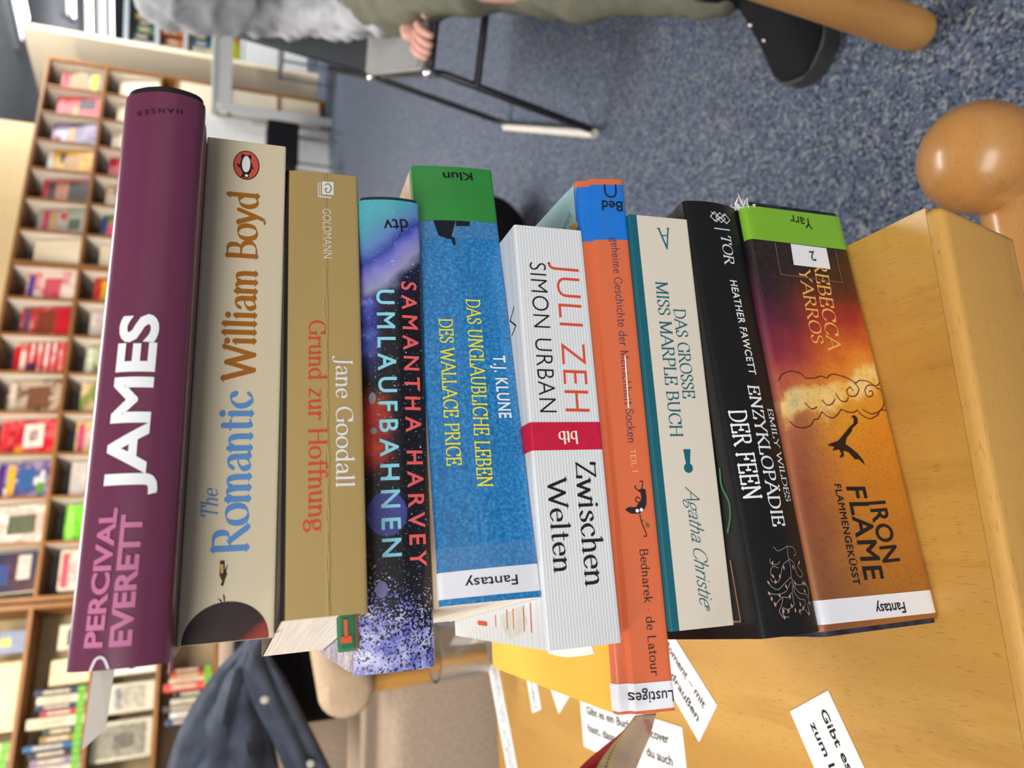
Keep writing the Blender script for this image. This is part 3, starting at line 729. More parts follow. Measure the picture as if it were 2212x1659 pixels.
# --- white ribbed paperback
b = Book('white ribbed paperback with red band and thin red lettering', -.0154, .2821, .2769, .185, .0331, .0088, .0013, .1540, -.01156, .1275, 0, .0008, .0005)
b.cover(stock('white_ribbed_cover', S(216, 220, 224), .5, .4, ridge=150)); b.pages()
st = b.band((-.0126, -.0126), (-.0004, -.0004), plain('red_band', S(196, 22, 60), .5, .4, var=.05, vsc=300), 'red_band', wrap=.1)
b.text('btb', 'serifb', I_['cream'], -.0045, .348, -.0046, .625, .0051, 'publisher_lettering', lift=.0003)
for a in (('JULI ZEH', 'light', 'red', .0748, .449, .0044, .494, .0119, 'author_lettering'), ('SIMON URBAN', 'light', 'black', .0741, .829, .0040, .855, .0081, 'author_lettering'),
          ('Zwischen', 'serif', 'black', -.0180, .414, -.0695, .423, .0090, 'title_lettering'), ('Welten', 'serif', 'black', -.0238, .820, -.0632, .834, .0081, 'title_lettering')):
    b.text(a[0], a[1], I_[a[2]], *a[3:8], a[8])
bm = NB()
for pts in ([(-.0779, .0436), (-.0855, .0438)], [(-.0773, .0353), (-.0854, .036)], [(-.0759, .0229), (-.0859, .0236)], [(-.0747, .0146), (-.086, .0156)], [(-.0804, .0593), (-.0852, .0594)], [(-.0845, .0854), (-.0846, .0728)]):
    b.line(pts, .0008 if pts[0][1] < .08 else .002, None, '', merge=bm, top=True, smooth=0)
link('red_line_print', bm, I_['red'], b.o, shift=False)
b.topdec([(-.0807, .0532), (-.076, .0252), (-.0822, .0198), (-.0878, .0299), (-.09, .0422), (-.0849, .0514)], plain('pale_olive_print', S(206, 210, 200), .5), 'olive_print', lift=.0001)
b.line([(.0548, .0076), (.0503, .0133), (.0457, .0070), (.0430, .0124)], .0007, I_['black'], 'cover_lettering', top=True, smooth=0)

# --- blue paperback with library labels
b = Book('blue film-wrapped paperback with yellow lettering, dark green sticker and white sticker', .0107, .3039, .379, .207, .0406, -.0043, .0046, .18706, -.002755, .135, .0012, .0012, .0005)
g = G('blue_cover'); v = g.co(); uv = g.sep(g.co('UV')); n1 = g.noise(v, 700, 3); n2 = g.noise(g.mp(v, (8, 60, 60)), 1, 3)
col = g.ramp(n1, [(.3, S(22, 100, 164)), (.5, S(36, 122, 186)), (.72, S(74, 152, 206))])
col = g.mix(g.ma('MULTIPLY', g.ss(n2, .45, .7), .35), col, S(60, 104, 150))
col = g.mix(g.ss(uv[1], 1.0, 1.02), col, S(232, 212, 180))
n3 = g.noise(g.mp(v, (14, 90, 90)), 1, 3, .5, 1.2)
g.bump(n3, .25, .0025)
b.cover(g.fin(col, .22, .5, 0, .6, .06)); b.pages()
st = b.band((.0725, .072), (.1036, .1032), plain('green_label_dark', S(50, 140, 62), .3, .5, 0, .4, var=.04), 'green_sticker', wrap=.004); st['label'] = 'dark green shelf sticker'
b.text('Klun', 'semi', I_['black'], .1005, .27, .0995, .634, .0045, 'sticker_lettering', st, .0003)
st = b.band((-.1010, -.1010), (-.0903, -.0908), M_LABEL, 'white_sticker', wrap=.003)
b.text('Fantasy', 'reg', I_['black'], -.0941, .236, -.0941, .758, .0038, 'sticker_lettering', st, .0003)
b.text('DAS UNGLAUBLICHE LEBEN', 'serifc', I_['yellow'], .0302, .488, -.0575, .55, .0062, 'title_lettering', lift=.0003)
b.text('DES WALLACE PRICE', 'serifc', I_['yellow'], .0202, .811, -.0478, .842, .0058, 'title_lettering', lift=.0003)
b.text('T.J. KLUNE', 'semi', I_['white'], .0021, .245, -.0276, .247, .0056, 'author_lettering', lift=.0003)
bm = NB()
poly(bm, [(.0720, .7913), (.0720, .53), (.063, .597), (.0626, .5606), (.0586, .5536), (.0585, .5832), (.0617, .5957), (.062, .6449), (.0636, .7433)], lambda u, q: b.P(u, q, .0004)); poly(bm, [(.0719, .5249), (.0719, .3592), (.0695, .363), (.069, .5295)], lambda u, q: b.P(u, q, .0004))
link('house_silhouette', bm, ink('house', S(26, 28, 36)), b.o, shift=False)
g = G('clear_tape'); g.b.inputs['Alpha'].default_value = .07
m = g.fin(S(190, 205, 220), .12, .5, 0, .5, .05)
b.band((.0628, .0625), (.0722, .0718), m, 'clear_tape', lift=.00022); b.band((-.0905, -.0905), (-.0804, -.0812), m, 'clear_tape', lift=.00022)

# --- black jacket with nebula print
b = Book('black glossy hardcover with nebula print and coral lettering, speckled left end jutting out', -.0149, .3002, .268, .2012, .0291, -.0204, .0032, .22765, -.007075, .125, .0022, .0016, .0006, .003)
g = G('nebula_jacket'); v = g.co(); uv = g.sep(g.co('UV')); n1 = g.noise(v, 30, 4, .6); n2 = g.noise(v, 130, 3, .6); n3 = g.noise(v, 1000, 3, .65); n4 = g.noise(v, 420, 2)
u = g.ma('ADD', uv[0], g.ma('MULTIPLY', g.ma('SUBTRACT', n1, .5), .12))
u2 = g.ma('ADD', u, g.ma('MULTIPLY', g.ma('SUBTRACT', uv[1], .5), .10))
BK = S(22, 20, 24)
col = g.ramp(u2, [(0, BK), (.74, BK), (.80, S(30, 30, 60)), (.83, S(150, 150, 190)), (.865, S(120, 122, 206)), (.895, S(52, 66, 160)), (.93, S(92, 130, 190)), (.97, S(80, 160, 180)), (1, S(80, 170, 184))])
# blue arc near the top edge of the spine
arc = g.ma('MULTIPLY', g.ss(uv[1], .60, .92), g.ma('MULTIPLY', g.ss(u, .58, .66), g.ss(u, .80, .75)))
col = g.mix(arc, col, g.ramp(n2, [(.35, S(40, 50, 150)), (.6, S(92, 104, 214)), (.75, S(190, 196, 240))]))
red = g.ma('MULTIPLY', g.ss(g.ma('ADD', uv[1], g.ma('MULTIPLY', n2, .35)), .62, .95), g.ma('MULTIPLY', g.ss(u, .36, .43), g.ss(u, .58, .5)))
col = g.mix(red, col, g.ramp(n1, [(.3, S(120, 26, 26)), (.5, S(196, 52, 36)), (.7, S(224, 130, 60))]))
bu = g.ma('DIVIDE', g.ma('SUBTRACT', uv[0], .30), .045); bv = g.ma('DIVIDE', g.ma('SUBTRACT', uv[1], .60), .27)
bl = g.ss(g.ma('ADD', g.ma('MULTIPLY', bu, bu), g.ma('MULTIPLY', bv, bv)), 1.1, .85)
col = g.mix(bl, col, S(70, 72, 150))
den = g.ss(g.ma('ADD', u, g.ma('MULTIPLY', uv[1], -.06)), .20, .0)
spk = g.ma('ADD', n3, g.ma('MULTIPLY', den, .22))
col = g.mix(g.ss(spk, .64, .68), col, g.ramp(n2, [(.35, S(92, 96, 190)), (.55, S(160, 164, 220)), (.72, S(206, 208, 232))]))
star = g.ss(g.ma('ADD', n4, g.ma('MULTIPLY', g.ma('MAXIMUM', arc, g.ss(u, .55, .8)), .03)), .74, .77)
col = g.mix(star, col, S(220, 224, 240))
b.cover(g.fin(col, .22, .5, 0, .35, .06), 'dust_jacket')
L0 = b.L; b.ct = .0022; b.rr0 = b.rr
b.cover(plain('dark_teal_case', S(24, 52, 62), .6), 'case', L0-.0008, -.0007, ext=(0, .0022)); b.pages()
b.text('UMLAUFBAHNEN', 'wide', I_['cyan'], .0566, .732, -.0574, .664, .0074, 'title_lettering', lift=.0003)
b.text('SAMANTHA HARVEY', 'wide', I_['coral'], .0609, .347, -.0619, .302, .0066, 'author_lettering', lift=.0003)
b.text('dtv', 'reg', I_['black'], .0914, .226, .0903, .63, .0063, 'publisher_lettering', lift=.0003)
b.dec(ell(-.0697, .678, .0032, .078, 24), ink('moon', S(120, 120, 168)), 'moon_print', lift=.00022)
b.dec(ell(.0079, .7957, .0026, .05, 18), ink('moonlet', S(150, 146, 156)), 'moonlet_print', lift=.00022); b.dec(ell(-.006, .7763, .0014, .045, 18), ink('moonlet', S(150, 146, 156)), 'moonlet_print', lift=.00022)

# --- olive gold paperback
b = Book('olive gold paperback with creased spine and red and white lettering', .006, .2963, .4405, .1947, .0308, .0121, .0018, .25676, -.0275, .125, .0006, .0012, .0005)
g = G('olive_gold_cover'); v = g.co(); uv = g.sep(g.co('UV')); f = g.noise(v, 900, 2); n = g.noise(g.mp(v, (60, 0, 0)), 1, 3)
col = g.mix(g.ma('MULTIPLY', f, .12), S(180, 154, 98), S(146, 122, 70))
col = g.mix(g.ss(uv[1], .94, .955), col, S(28, 24, 26))  # black upper edge of the cover, gap shadow painted into the same band
cr = g.ma('ABSOLUTE', g.ma('SUBTRACT', uv[1], g.ma('ADD', .475, g.ma('MULTIPLY', g.ma('SUBTRACT', n, .5), .05))))
cr2 = g.ma('ABSOLUTE', g.ma('SUBTRACT', uv[1], g.ma('ADD', .45, g.ma('MULTIPLY', g.ma('SUBTRACT', n, .5), -.05))))
h = g.ma('ADD', g.ss(cr, .022, .004), g.ss(cr2, .022, .004))
g.bump(h, .45, .0008)
b.cover(g.fin(col, .5, .4)); b.pages()
for a in (('Grund zur Hoffnung', 'serif', 'red', .02, .68, -.0677, .685, .0064, 'title_lettering'), ('Jane Goodall', 'serif', 'white', .0039, .34, -.0513, .354, .0064, 'author_lettering'), ('GOLDMANN', 'thin', 'white', .077, .499, .0509, .491, .0036, 'publisher_lettering')):
    b.text(a[0], a[1], I_[a[2]], *a[3:8], a[8])
bm = NB()
poly(bm, [(.0922, .505), (.0924, .345), (.0850, .345), (.0848, .505)], lambda u, q: b.P(u, q, .0002))
for k in (1, 2):
    d = k*.0009
    b.line([(.0922-d*.6, .505+k*.026), (.0840-d*.4, .505+k*.026), (.0840-d*.4, .38)], .00035, None, '', merge=bm, smooth=0)
em = link('publisher_emblem', bm, I_['white'], b.o, shift=False)
b.line([(.0903, .46), (.0910, .42), (.0890, .38), (.0865, .40), (.0862, .45), (.0880, .46), (.0882, .435)], .0005, ink('olive', S(150, 126, 74)), 'emblem_initial', em, lift=.0003)

# --- cream paperback with balloon
b = Book('cream paperback with brown and blue serif lettering and round orange bird emblem', .0038, .3089, .2885, .2081, .033, -.0031, .0007, .28752, -.015453, .129, 0, .0009, .0005)
g = G('cream_cover'); v = g.co(); uv = g.sep(g.co('UV')); f = g.noise(v, 900, 2)
col = g.mix(g.ma('MULTIPLY', f, .1), S(212, 200, 172), S(180, 166, 136))
sel = g.ma('MAXIMUM', g.ss(uv[1], 1.0, 1.02), g.ss(uv[1], .0, -.02))
n = g.noise(v, 60, 3)
b.cover(g.fin(g.mix(sel, col, g.ramp(n, [(.4, S(30, 32, 52)), (.6, S(90, 56, 40))])), .5, .4)); b.pages()
for a in (('William Boyd', 'serifb', 'brown', -.006, .319, .0792, .345, .0114, 'author_lettering'), ('The', 'serifi', 'blue', -.0587, .653, -.0480, .663, .0055, 'title_lettering'), ('Romantic', 'serifb', 'blue', -.0726, .324, -.0097, .326, .0119, 'title_lettering')):
    b.text(a[0], a[1], I_[a[2]], *a[3:8], a[8])
bm = NB(); uvl = bm.loops.layers.uv.new('UVMap')
pts = [(-.1038, .95), (-.1038, .065)]+ell(-.1036, .507, .0138, .442, 28, -PI/2, PI/2)
pts = [(-.1039, .949)]+[(-.1036+.0136*math.cos(PI/2-PI*k/28), .507+.442*math.sin(PI/2-PI*k/28)) for k in range(29)]+[(-.1039, .065)]
poly(bm, pts, lambda u, q: b.P(u, q, .00015))
g = G('balloon_print'); v = g.co(); s_ = g.sep(v); n = g.noise(v, 90, 3)
# dark balloon with an ember red flank (printed artwork, position of the print on the spine)
e = g.ma('ADD', g.ma('MULTIPLY', s_[2], -48), g.ma('MULTIPLY', s_[0], -70)); e = g.ma('ADD', e, g.ma('MULTIPLY', n, .35))
dome = link('balloon_print', bm, g.fin(g.ramp(g.ss(e, 5.9, 7.6), [(0, S(40, 24, 28)), (.45, S(52, 26, 30)), (.62, S(128, 44, 36)), (.85, S(150, 58, 40)), (1, S(110, 44, 46))]), .45, .4), b.o, shift=False)
bm = NB()
for pts in ([(-.0895, .545), (-.0872, .555), (-.0880, .535), (-.0905, .53)], [(-.0905, .56), (-.0885, .61), (-.0893, .57), (-.091, .55)], [(-.0845, .56), (-.0838, .585), (-.0825, .57), (-.0805, .60), (-.0752, .60), (-.0752, .555), (-.0790, .545), (-.0800, .52), (-.0815, .535), (-.0835, .55)], [(-.0762, .515), (-.0790, .53), (-.0803, .545), (-.0795, .555)]):
    poly(bm, pts, lambda u, q: b.P(u, q, .0002))
link('basket_print', bm, ink('basket', S(62, 40, 34)), b.o, shift=False)
b.dec([(-.0765, .598), (-.0765, .565), (-.0795, .560), (-.0800, .585)], ink('straw', S(196, 164, 92)), 'basket_cloth_print', lift=.00025)
# round bird emblem: x runs to +z, y runs to -s (upside down on the spine)
cu, cz, H = .0923, .01655, .033
def bird(pts, lift): return lambda x, y: b.P(cu-y*.0072, (cz+x*.0054)/H, lift)
def addp(name, mat, plist, lift, parent=None):
    bm = NB()
    for p in plist: poly(bm, p, bird(p, lift))
    return link(name, bm, mat, parent or b.o, shift=False)
em = addp('emblem_rim', M_INK, [ell(0, 0, 1, 1, 40)], .00012)
addp('emblem_ground', ink('orange_emblem', S(206, 84, 66)), [ell(0, 0, .93, .94, 40)], .0002, em)
addp('bird_print', M_INK, [[(-.36, -.62), (-.30, -.35), (-.42, -.1), (-.48, .1), (-.62, .28), (-.5, .26), (-.42, .2), (-.34, .5), (-.22, .62), (-.24, .8), (-.08, .9), (.08, .86), (.30, .84), (.46, .92), (.34, .74), (.24, .62), (.36, .42), (.46, .2), (.62, .2), (.72, -.02), (.62, -.06), (.5, .08), (.46, -.2), (.40, -.4), (.42, -.62), (.30, -.76), (.20, -.66), (-.16, -.66), (-.24, -.76)]], .00028, em)
addp('bird_belly_print', I_['white'], [ell(.02, -.05, .32, .56, 30), ell(-.04, .73, .13, .09, 16)], .00036, em)

# --- the top one: plum dust jacket
b = Book('plum purple hardcover in glossy dust jacket, topmost of the stack', .0077, .2833, .2718, .2082, .0294, -.0071, .0036, .32055, -.018556, .128, .0052, .003, .0007, .003)
b.cover(stock('plum_jacket', S(104, 48, 76), .3, .45, .25, .15), 'dust_jacket'); b.ct = .0024
b.cover(plain('black_case', S(30, 26, 32), .6), 'case', b.L-.0008, -.0007, ext=(0, .0032)); b.pages()
for a in (('JAMES', 'bold', 'white', -.0503, .387, .013, .366, .0114, 'title_lettering'), ('PERCIVAL', 'bold', 'pink', -.0973, .655, -.0543, .621, .0050, 'author_lettering'), ('EVERETT', 'bold', 'pink', -.0975, .382, -.0567, .367, .0059, 'author_lettering'), ('HANSER', 'wide', 'dark', .0973, .274, .0955, .833, .0020, 'publisher_lettering')):
    b.text(a[0], a[1], I_[a[2]], *a[3:8], a[8], lift=.0003)
b.line([(-.1037, .74), (-.1008, .70), (-.1002, .65), (-.1012, .61), (-.1035, .575)], .0008, plain('worn_white', S(214, 206, 214), .6), 'torn_edge', lift=.0003)
bm = NB(); box(bm, (-.1053, .010, b.tb*-.105+.0004), (.004, .016, .0006), None); link('torn_flap', bm, plain('torn_jacket_paper', S(160, 116, 126), .8), b.o, shift=False)
JAMES = b
# card bookmark sticking out of the top book
def local_world(b, p): return b.o.matrix_basis @ Vector(p)
bm = NB()
pts = [(-.095, .0221), (-.095, .0158), (-.1218, .0172), (-.1268, .0232)]
for y in (.0035, .0039):
    pass
vv = [[bm.verts.new(local_world(b, (u, y+(-.002 if u < -.1 else .001), z+b.tb*u))) for u, z in pts] for y in (.0042, .0046)]
bm.faces.new(vv[0]); bm.faces.new(vv[1][::-1])
for k in range(4): bm.faces.new((vv[0][k], vv[0][(k+1) % 4], vv[1][(k+1) % 4], vv[1][k]))
base('bookmark', 'pale grey card strip hanging from the left end of the plum book', 'bookmark', bm, M_GREYPAGE)
# cloth bookmark
GO = [o for o in COL.objects if o.name.startswith('book') and o.get('label', '').startswith('olive')][0]
mw = GO.matrix_basis.copy()
t = thing('cloth_bookmark', 'green cloth bookmark with orange stitched figure poking out of the olive gold book', 'bookmark', mw @ Vector((-.100, .003, .0098)), .4405)
def lbox(name, c, s, mat, parent, bev=0):
    bm = NB(); box(bm, c, s, None, bev); return link(name, bm, mat, parent, shift=False)
lbox('cloth', (-.002, .003, 0), (.0136, .009, .0052), plain('green_cloth', S(52, 120, 84), .9), t, .0006)
lbox('fringe', (-.002, .003, -.0032), (.0136, .0094, .0014), plain('brown_fringe', S(110, 92, 66), .95), t, .0004)
lbox('stitched_figure', (-.0055, -.00165, .0006), (.0022, .0006, .0036), plain('orange_thread', S(230, 104, 66), .9), t)
lbox('stitched_figure', (-.0018, -.00165, .0006), (.0060, .0006, .0012), plain('orange_thread', S(230, 104, 66), .9), t)

# ---------------------------------------------------------------- the table and what lies on it
TA = 0.2199; TO = Vector((.0905, .2440, 0))
table = thing('coffee_table', 'low beech table with square edges under the stack of books', 'table', TO, TA)
def tlink(name, bm, mat, smooth=None): return link(name, bm, mat, table, smooth, shift=False)
TL, TD, TT = 1.15, .655, .05
def board(name, y0, y1, mat, bev):
    bm = NB(); V = []
    for x, z in ((-TL, TZ), (0, TZ), (-.0125, TZ-TT), (-TL, TZ-TT)):
        V.append((bm.verts.new((x, y0, z)), bm.verts.new((x, y1, z))))
    for k in range(4): a, c = V[k], V[(k+1) % 4]; bm.faces.new((a[0], c[0], c[1], a[1]))
    bm.faces.new([v[0] for v in V]); bm.faces.new([v[1] for v in V])
    bmesh.ops.recalc_face_normals(bm, faces=bm.faces)
    if bev:
        es = [e for e in bm.edges if all(abs(v.co.y-y0) < 1e-5 for v in e.verts)] + [e for e in bm.edges if all(v.co.x > -.05 and v.co.z > TZ-.01 for v in e.verts)]
        bmesh.ops.bevel(bm, geom=list(set(es)), offset=bev, segments=4, affect='EDGES', profile=.5)
    return tlink(name, bm, mat, 40)
board('tabletop', .0062, TD, M_TABLE, 0)
board('edge_strip', -.0015, .0060, M_EDGE, .0045)
for x, y in ((-.07, .165), (-TL+.07, .165), (-.07, TD-.07), (-TL+.07, TD-.07)):
    bm = NB(); box(bm, (x, y, (TZ-TT)/2), (.055, .055, TZ-TT), None, .006, 2); tlink('leg', bm, M_LEG, 40)
bm = NB()
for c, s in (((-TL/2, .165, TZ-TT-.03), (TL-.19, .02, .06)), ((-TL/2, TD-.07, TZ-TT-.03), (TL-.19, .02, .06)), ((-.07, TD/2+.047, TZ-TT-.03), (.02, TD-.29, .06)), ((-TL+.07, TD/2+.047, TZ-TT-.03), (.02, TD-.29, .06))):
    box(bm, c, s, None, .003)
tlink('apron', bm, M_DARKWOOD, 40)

def flat_text(txt, font, a, d, h, wd, z, parent, name='lettering', mat=None, kx=None):
    """lettering lying on a flat sheet: a start, d reading direction, h cap height, wd total width"""
    bm, w = letters(txt, font); d = Vector((d[0], d[1])).normalized(); n = Vector((-d.y, d.x))
    for v in bm.verts:
        p = Vector((a[0], a[1]))+d*(v.co.x*wd/w)+n*(v.co.y*h); v.co = Vector((p.x, p.y, z+v.co.z*4e-6))
    return link(name, bm, mat or M_INK, parent)
def slip(label, corner, d, length, width, lines, z=0.0, sk=0):
    """paper slip: corner = top left of the writing, d = reading direction, lines = (text, x, y, cap, width)"""
    d = Vector((d[0], d[1])).normalized(); n = Vector((-d.y, d.x)); c = Vector((corner[0], corner[1]))
    t = thing('paper_slip', label, 'paper slip', (c.x, c.y, TZ+z), 0, 'printed paper slips on the table')
    bm = NB(); slab(bm, [c, c-n*width, c-n*width+d*length, c+d*length], TZ+z+.0002, TZ+z+.0006)
    link('sheet', bm, M_WHITE, t)
    for (tx, x, y, cap, w) in lines:
        flat_text(tx, 'semi', c+d*x-n*y, d, cap, w, TZ+z+.0008, t)
    return t
V2 = lambda px, py: fl(px, py, TZ).xy
B_, A_ = V2(1790, 1491), V2(1710, 1541); d_ = V2(1860, 1640)-B_
slip('white paper slip with two bold lines alone at the front of the table', B_, d_, .13, (A_-B_).length, [('Gibt es ein', .007, .0125, .0050, .046), ('zum Lachen', .010, .0245, .0050, .050)])
P_, Q_ = V2(1550, 1523), V2(1500, 1580); d_ = P_-V2(1460, 1380); n_ = d_.normalized()
slip('white paper slip ending in the words mit and draußen, half under the stack', P_-n_*.13, d_, .13, (Q_-P_).length, [('Moment – mit', .064, .014, .0060, .058), ('dich, draußen', .058, .0275, .0060, .064)])
a_ = V2(1253, 1500); d_ = V2(1440, 1560)-a_
slip('long white paper slip behind the curled ribbon, left of the stack', a_, d_, .165, .044, [('Gibt es ein Buch', .012, .0145, .0066, .078), ('dcover', .116, .0145, .0066, .030), ('hast, dass du', .012, .029, .0066, .066), ('du auch', .112, .029, .0066, .036)])
a_ = V2(1156, 1452); d_ = V2(1170, 1532)-a_
slip('narrow white paper slip with one short word, second from the far table edge', a_-d_.normalized()*.10, d_, .10+d_.length, .026, [('einander?', .088, .016, .0055, .046)])
a_ = V2(1238, 1492); d_ = V2(1208, 1542)-a_
slip('blank white paper corner showing beyond the yellow book cover', a_-d_.normalized()*.09, d_, .09+d_.length, .04, [])
a_ = V2(1070, 1405); d_ = V2(1118, 1659)-a_
slip('long white paper slip of small print along the far edge of the table', a_-d_.normalized()*.03, d_, .24, .034, [('miteinander oder nebeneinander', .02, .012, .0042, .18), ('Geschichte die dir gefallen hat', .02, .022, .0042, .18)])

# curled woven ribbon
bm = NB(); uvl = bm.loops.layers.uv.new('UVMap')
FO = crom([(1376, 1545, 0), (1356, 1575, 0), (1336, 1612, 0), (1326, 1655, 0), (1330, 1720, 0)], 8)      # fold, inner edge, outer edge (seen from the front)
IN = crom([(1418, 1540, 0), (1404, 1590, 0), (1386, 1632, 0), (1372, 1672, 0), (1366, 1730, 0)], 8)
OU = crom([(1374, 1546, 0), (1344, 1580, 0), (1302, 1614, 0), (1258, 1652, 0), (1200, 1720, 0)], 8)
rows = []
for i, (f_, n_, o_) in enumerate(zip(FO, IN, OU)):
    t = i/(len(FO)-1); y0 = .236-.03*t
    rows.append([bm.verts.new(at(n_.x, n_.y, y0+.004)), bm.verts.new(at((n_.x+f_.x)/2, (n_.y+f_.y)/2, y0+.003)), bm.verts.new(at(f_.x, f_.y, y0)), bm.verts.new(at(f_.x*.5+o_.x*.5, f_.y*.5+o_.y*.5, y0-.002)), bm.verts.new(at(o_.x, o_.y, y0+.002))])
for i, (a, c) in enumerate(zip(rows, rows[1:])):
    for k in range(4):
        f = bm.faces.new((a[k], a[k+1], c[k+1], c[k]))
        for lp, uv in zip(f.loops, ((i, k), (i, k+1), (i+1, k+1), (i+1, k))): lp[uvl].uv = (uv[0]/8, uv[1]/4)
g = G('woven_ribbon'); uv = g.sep(g.co('UV')); v = g.co(); n = g.noise(v, 600, 2); n2 = g.noise(v, 110, 2)
dash = g.ma('MULTIPLY', g.ss(g.ma('ABSOLUTE', g.ma('SUBTRACT', uv[1], .62)), .03, .015), g.ss(g.ma('SINE', g.ma('MULTIPLY', uv[0], 40)), -.2, .2))
outc = g.mix(dash, g.mix(g.ss(uv[1], .745, .76), S(232, 208, 150), S(200, 44, 56)), S(150, 110, 70))
inc = g.mix(g.ss(n2, .58, .66), S(232, 204, 174), S(226, 160, 142))
M_RIB = g.fin(g.mix(g.ss(uv[1], .49, .51), inc, outc), .8, .2)
rb = base('woven_ribbon', 'curled red and beige woven ribbon hanging below the orange book', 'ribbon', bm, M_RIB, smooth=60)
md = rb.modifiers.new('thickness', 'SOLIDIFY'); md.thickness = .0008

# drinking glass at the far left of the table
p = fl(1066, 1385, TZ); gx, gy = -.318, .825
gl = thing('drinking_glass', 'clear drinking glass at the far edge of the table, left of the stack', 'glass', (gx, gy, TZ))
bm = NB(); lathe(bm, [(0, .004), (.026, .004), (.028, .008), (.033, .075), (.0345, .0755), (.036, .075), (.0305, .002), (.029, .0004), (0, .0004)], 40, Matrix.Translation((gx, gy, TZ+.0004)))
link('tumbler', bm, M_GLASS, gl, 40)

# ---------------------------------------------------------------- turned wooden arm below the table's near edge
KC = at(2112, 342, .366)
ax = Vector((-math.cos(TA), -math.sin(TA), -.012)).normalized()
ch = thing('wooden_armchair', 'beech chair with turned ball-ended arm tucked against the near table corner', 'chair', (KC.x, KC.y, 0))
bm = NB()
R3 = ax.to_track_quat('Z', 'Y').to_matrix().to_4x4(); R3.translation = KC
r = .0395
prof = [(0, -r*1.02)]+[(r*math.sin(a), -r*1.02*math.cos(a)) for a in [PI*k/24 for k in range(1, 24)]]+[(0, r*1.02)]
lathe(bm, prof, 40, R3)
link('ball_end', bm, M_BEECH, ch, 60)
bm = NB(); KR = KC+Vector((0, 0, -.026))
tube(bm, [KR+ax*.004, KR+ax*.03, KR+ax*.10, KR+ax*.46], [.021, .0205, .0205, .022], 28)
link('arm', bm, M_BEECH, ch, 50)
for q in (.05+r, .36):
    fp = KR+ax*q
    bm = NB(); tube(bm, [fp+Vector((0, 0, -.012)), Vector((fp.x, fp.y, 0))], [.016, .019], 20)
    if q > .2: link('leg', bm, M_BEECH, ch, 50)
    else: bm.free()

# slanting round leg at the right, on the carpet
f0 = fl(2000, 74); f1 = at(1715, -27, .668)
dirv = (f1-f0).normalized()
t = thing('side_table', 'side table on a thick round slanting beech leg beside the black shoe', 'table', (f0.x, f0.y, 0))
bm = NB(); top_ = f0+dirv*.47
tube(bm, [f0+dirv*.004, f0+dirv*.010, f0+dirv*.03, f0+dirv*.25, top_], [.0195, .0235, .0255, .0265, .027], 32)
link('leg', bm, M_LEG, t, 40)
TC = top_+Vector((.212, -.04, .012))
bm = NB(); lathe(bm, [(0, 0), (.235, 0), (.245, .006), (.245, .020), (.24, .026), (0, .026)], 48, Matrix.Translation(TC)); link('tabletop', bm, M_LEG, t, 40)
for k in (1, 2):
    a = 2*PI*k/3; v = top_-TC; v.z = 0; v = RZ(a) @ v; h = v*1.02
    bm = NB(); tube(bm, [Vector((TC.x+h.x, TC.y+h.y, .004)), TC+v-Vector((0, 0, .012))], [.022, .027], 24); link('leg', bm, M_LEG, t, 40)

# ---------------------------------------------------------------- the person on the grey chair
P1, P2, P3, P4 = Vector((.893, 2.132, .433)), Vector((.665, 1.511, .417)), Vector((.818, 2.132, .012)), Vector((.601, 1.511, .012))
ff = (P4-P3); ff.z = 0; ff.normalize(); rr_ = Vector((-ff.y, ff.x, 0))       # forward (to the camera) and the lateral to the right
CW = .50
ch = thing('sled_chair', 'charcoal and grey chair on a black tube sled frame under the seated person', 'chair', (P4.x, P4.y, 0))
def rr(p): return p+rr_*CW
bm = NB()
for q in (lambda p: p, rr):
    tube(bm, crom([q(P1)+Vector((.02, .05, .12)), q(P1)+Vector((.004, .01, .02)), q(P1)], 4)+[q(P3)+Vector((.01, .0, .05))]+[q(P3)+Vector((.004, -.004, .015)), q(P3)+ff*.03]+[q(P4)-ff*.03, q(P4)+Vector((0, 0, .02))]+[q(P2)-Vector((0, 0, .03)), q(P2)-ff*.03+Vector((0, 0, .0)), q(P1)+ff*.12-Vector((0, 0, .01))], .0085, 10)
pb = P2+(P4-P2)*.26
tube(bm, [pb, rr(pb)], .0085, 10); tube(bm, [P2, rr(P2)], .0085, 10)
link('sled_frame', bm, M_BLACKTUBE, ch, 50)
bm = NB()
for q in (lambda p: p, rr):
    tube(bm, [q(P3)+ff*.0-rr_*.008, q(P4)-ff*.01-rr_*.008], .0115, 10)
link('floor_glide', bm, plain('clear_glide', S(232, 228, 218), .15, .6), ch, 50)
for q in (P1, P2):
    bm = NB(); bmesh.ops.create_uvsphere(bm, u_segments=14, v_segments=10, radius=.013, matrix=Matrix.Translation(q+Vector((-.004, -.004, .004)))); link('chrome_cap', bm, M_CHROME, ch, 60)
def slabq(name, quad, th, nrm, mat, parent, bev=.008):
    bm = NB(); a = [bm.verts.new(p) for p in quad]; b = [bm.verts.new(p+nrm*th) for p in quad]
    bm.faces.new(a[::-1]); bm.faces.new(b)
    for i in range(4): bm.faces.new((a[i], a[(i+1) % 4], b[(i+1) % 4], b[i]))
    bmesh.ops.recalc_face_normals(bm, faces=bm.faces)
    bmesh.ops.bevel(bm, geom=bm.edges[:], offset=bev, segments=3, affect='EDGES')
    return link(name, bm, mat, parent, 50)
slabq('seat', [P2+Vector((0, 0, .006)), rr(P2)+Vector((0, 0, .006)), rr(P1)+Vector((0, 0, .002)), P1+Vector((0, 0, .002))], .022, Vector((0, 0, 1)), M_SEATGREY, ch)
BT = Vector((.955, 2.16, .90))
slabq('backrest', [P1+ff*.02, rr(P1)+ff*.02, rr(BT), BT], .03, -ff, M_CHAIR, ch)

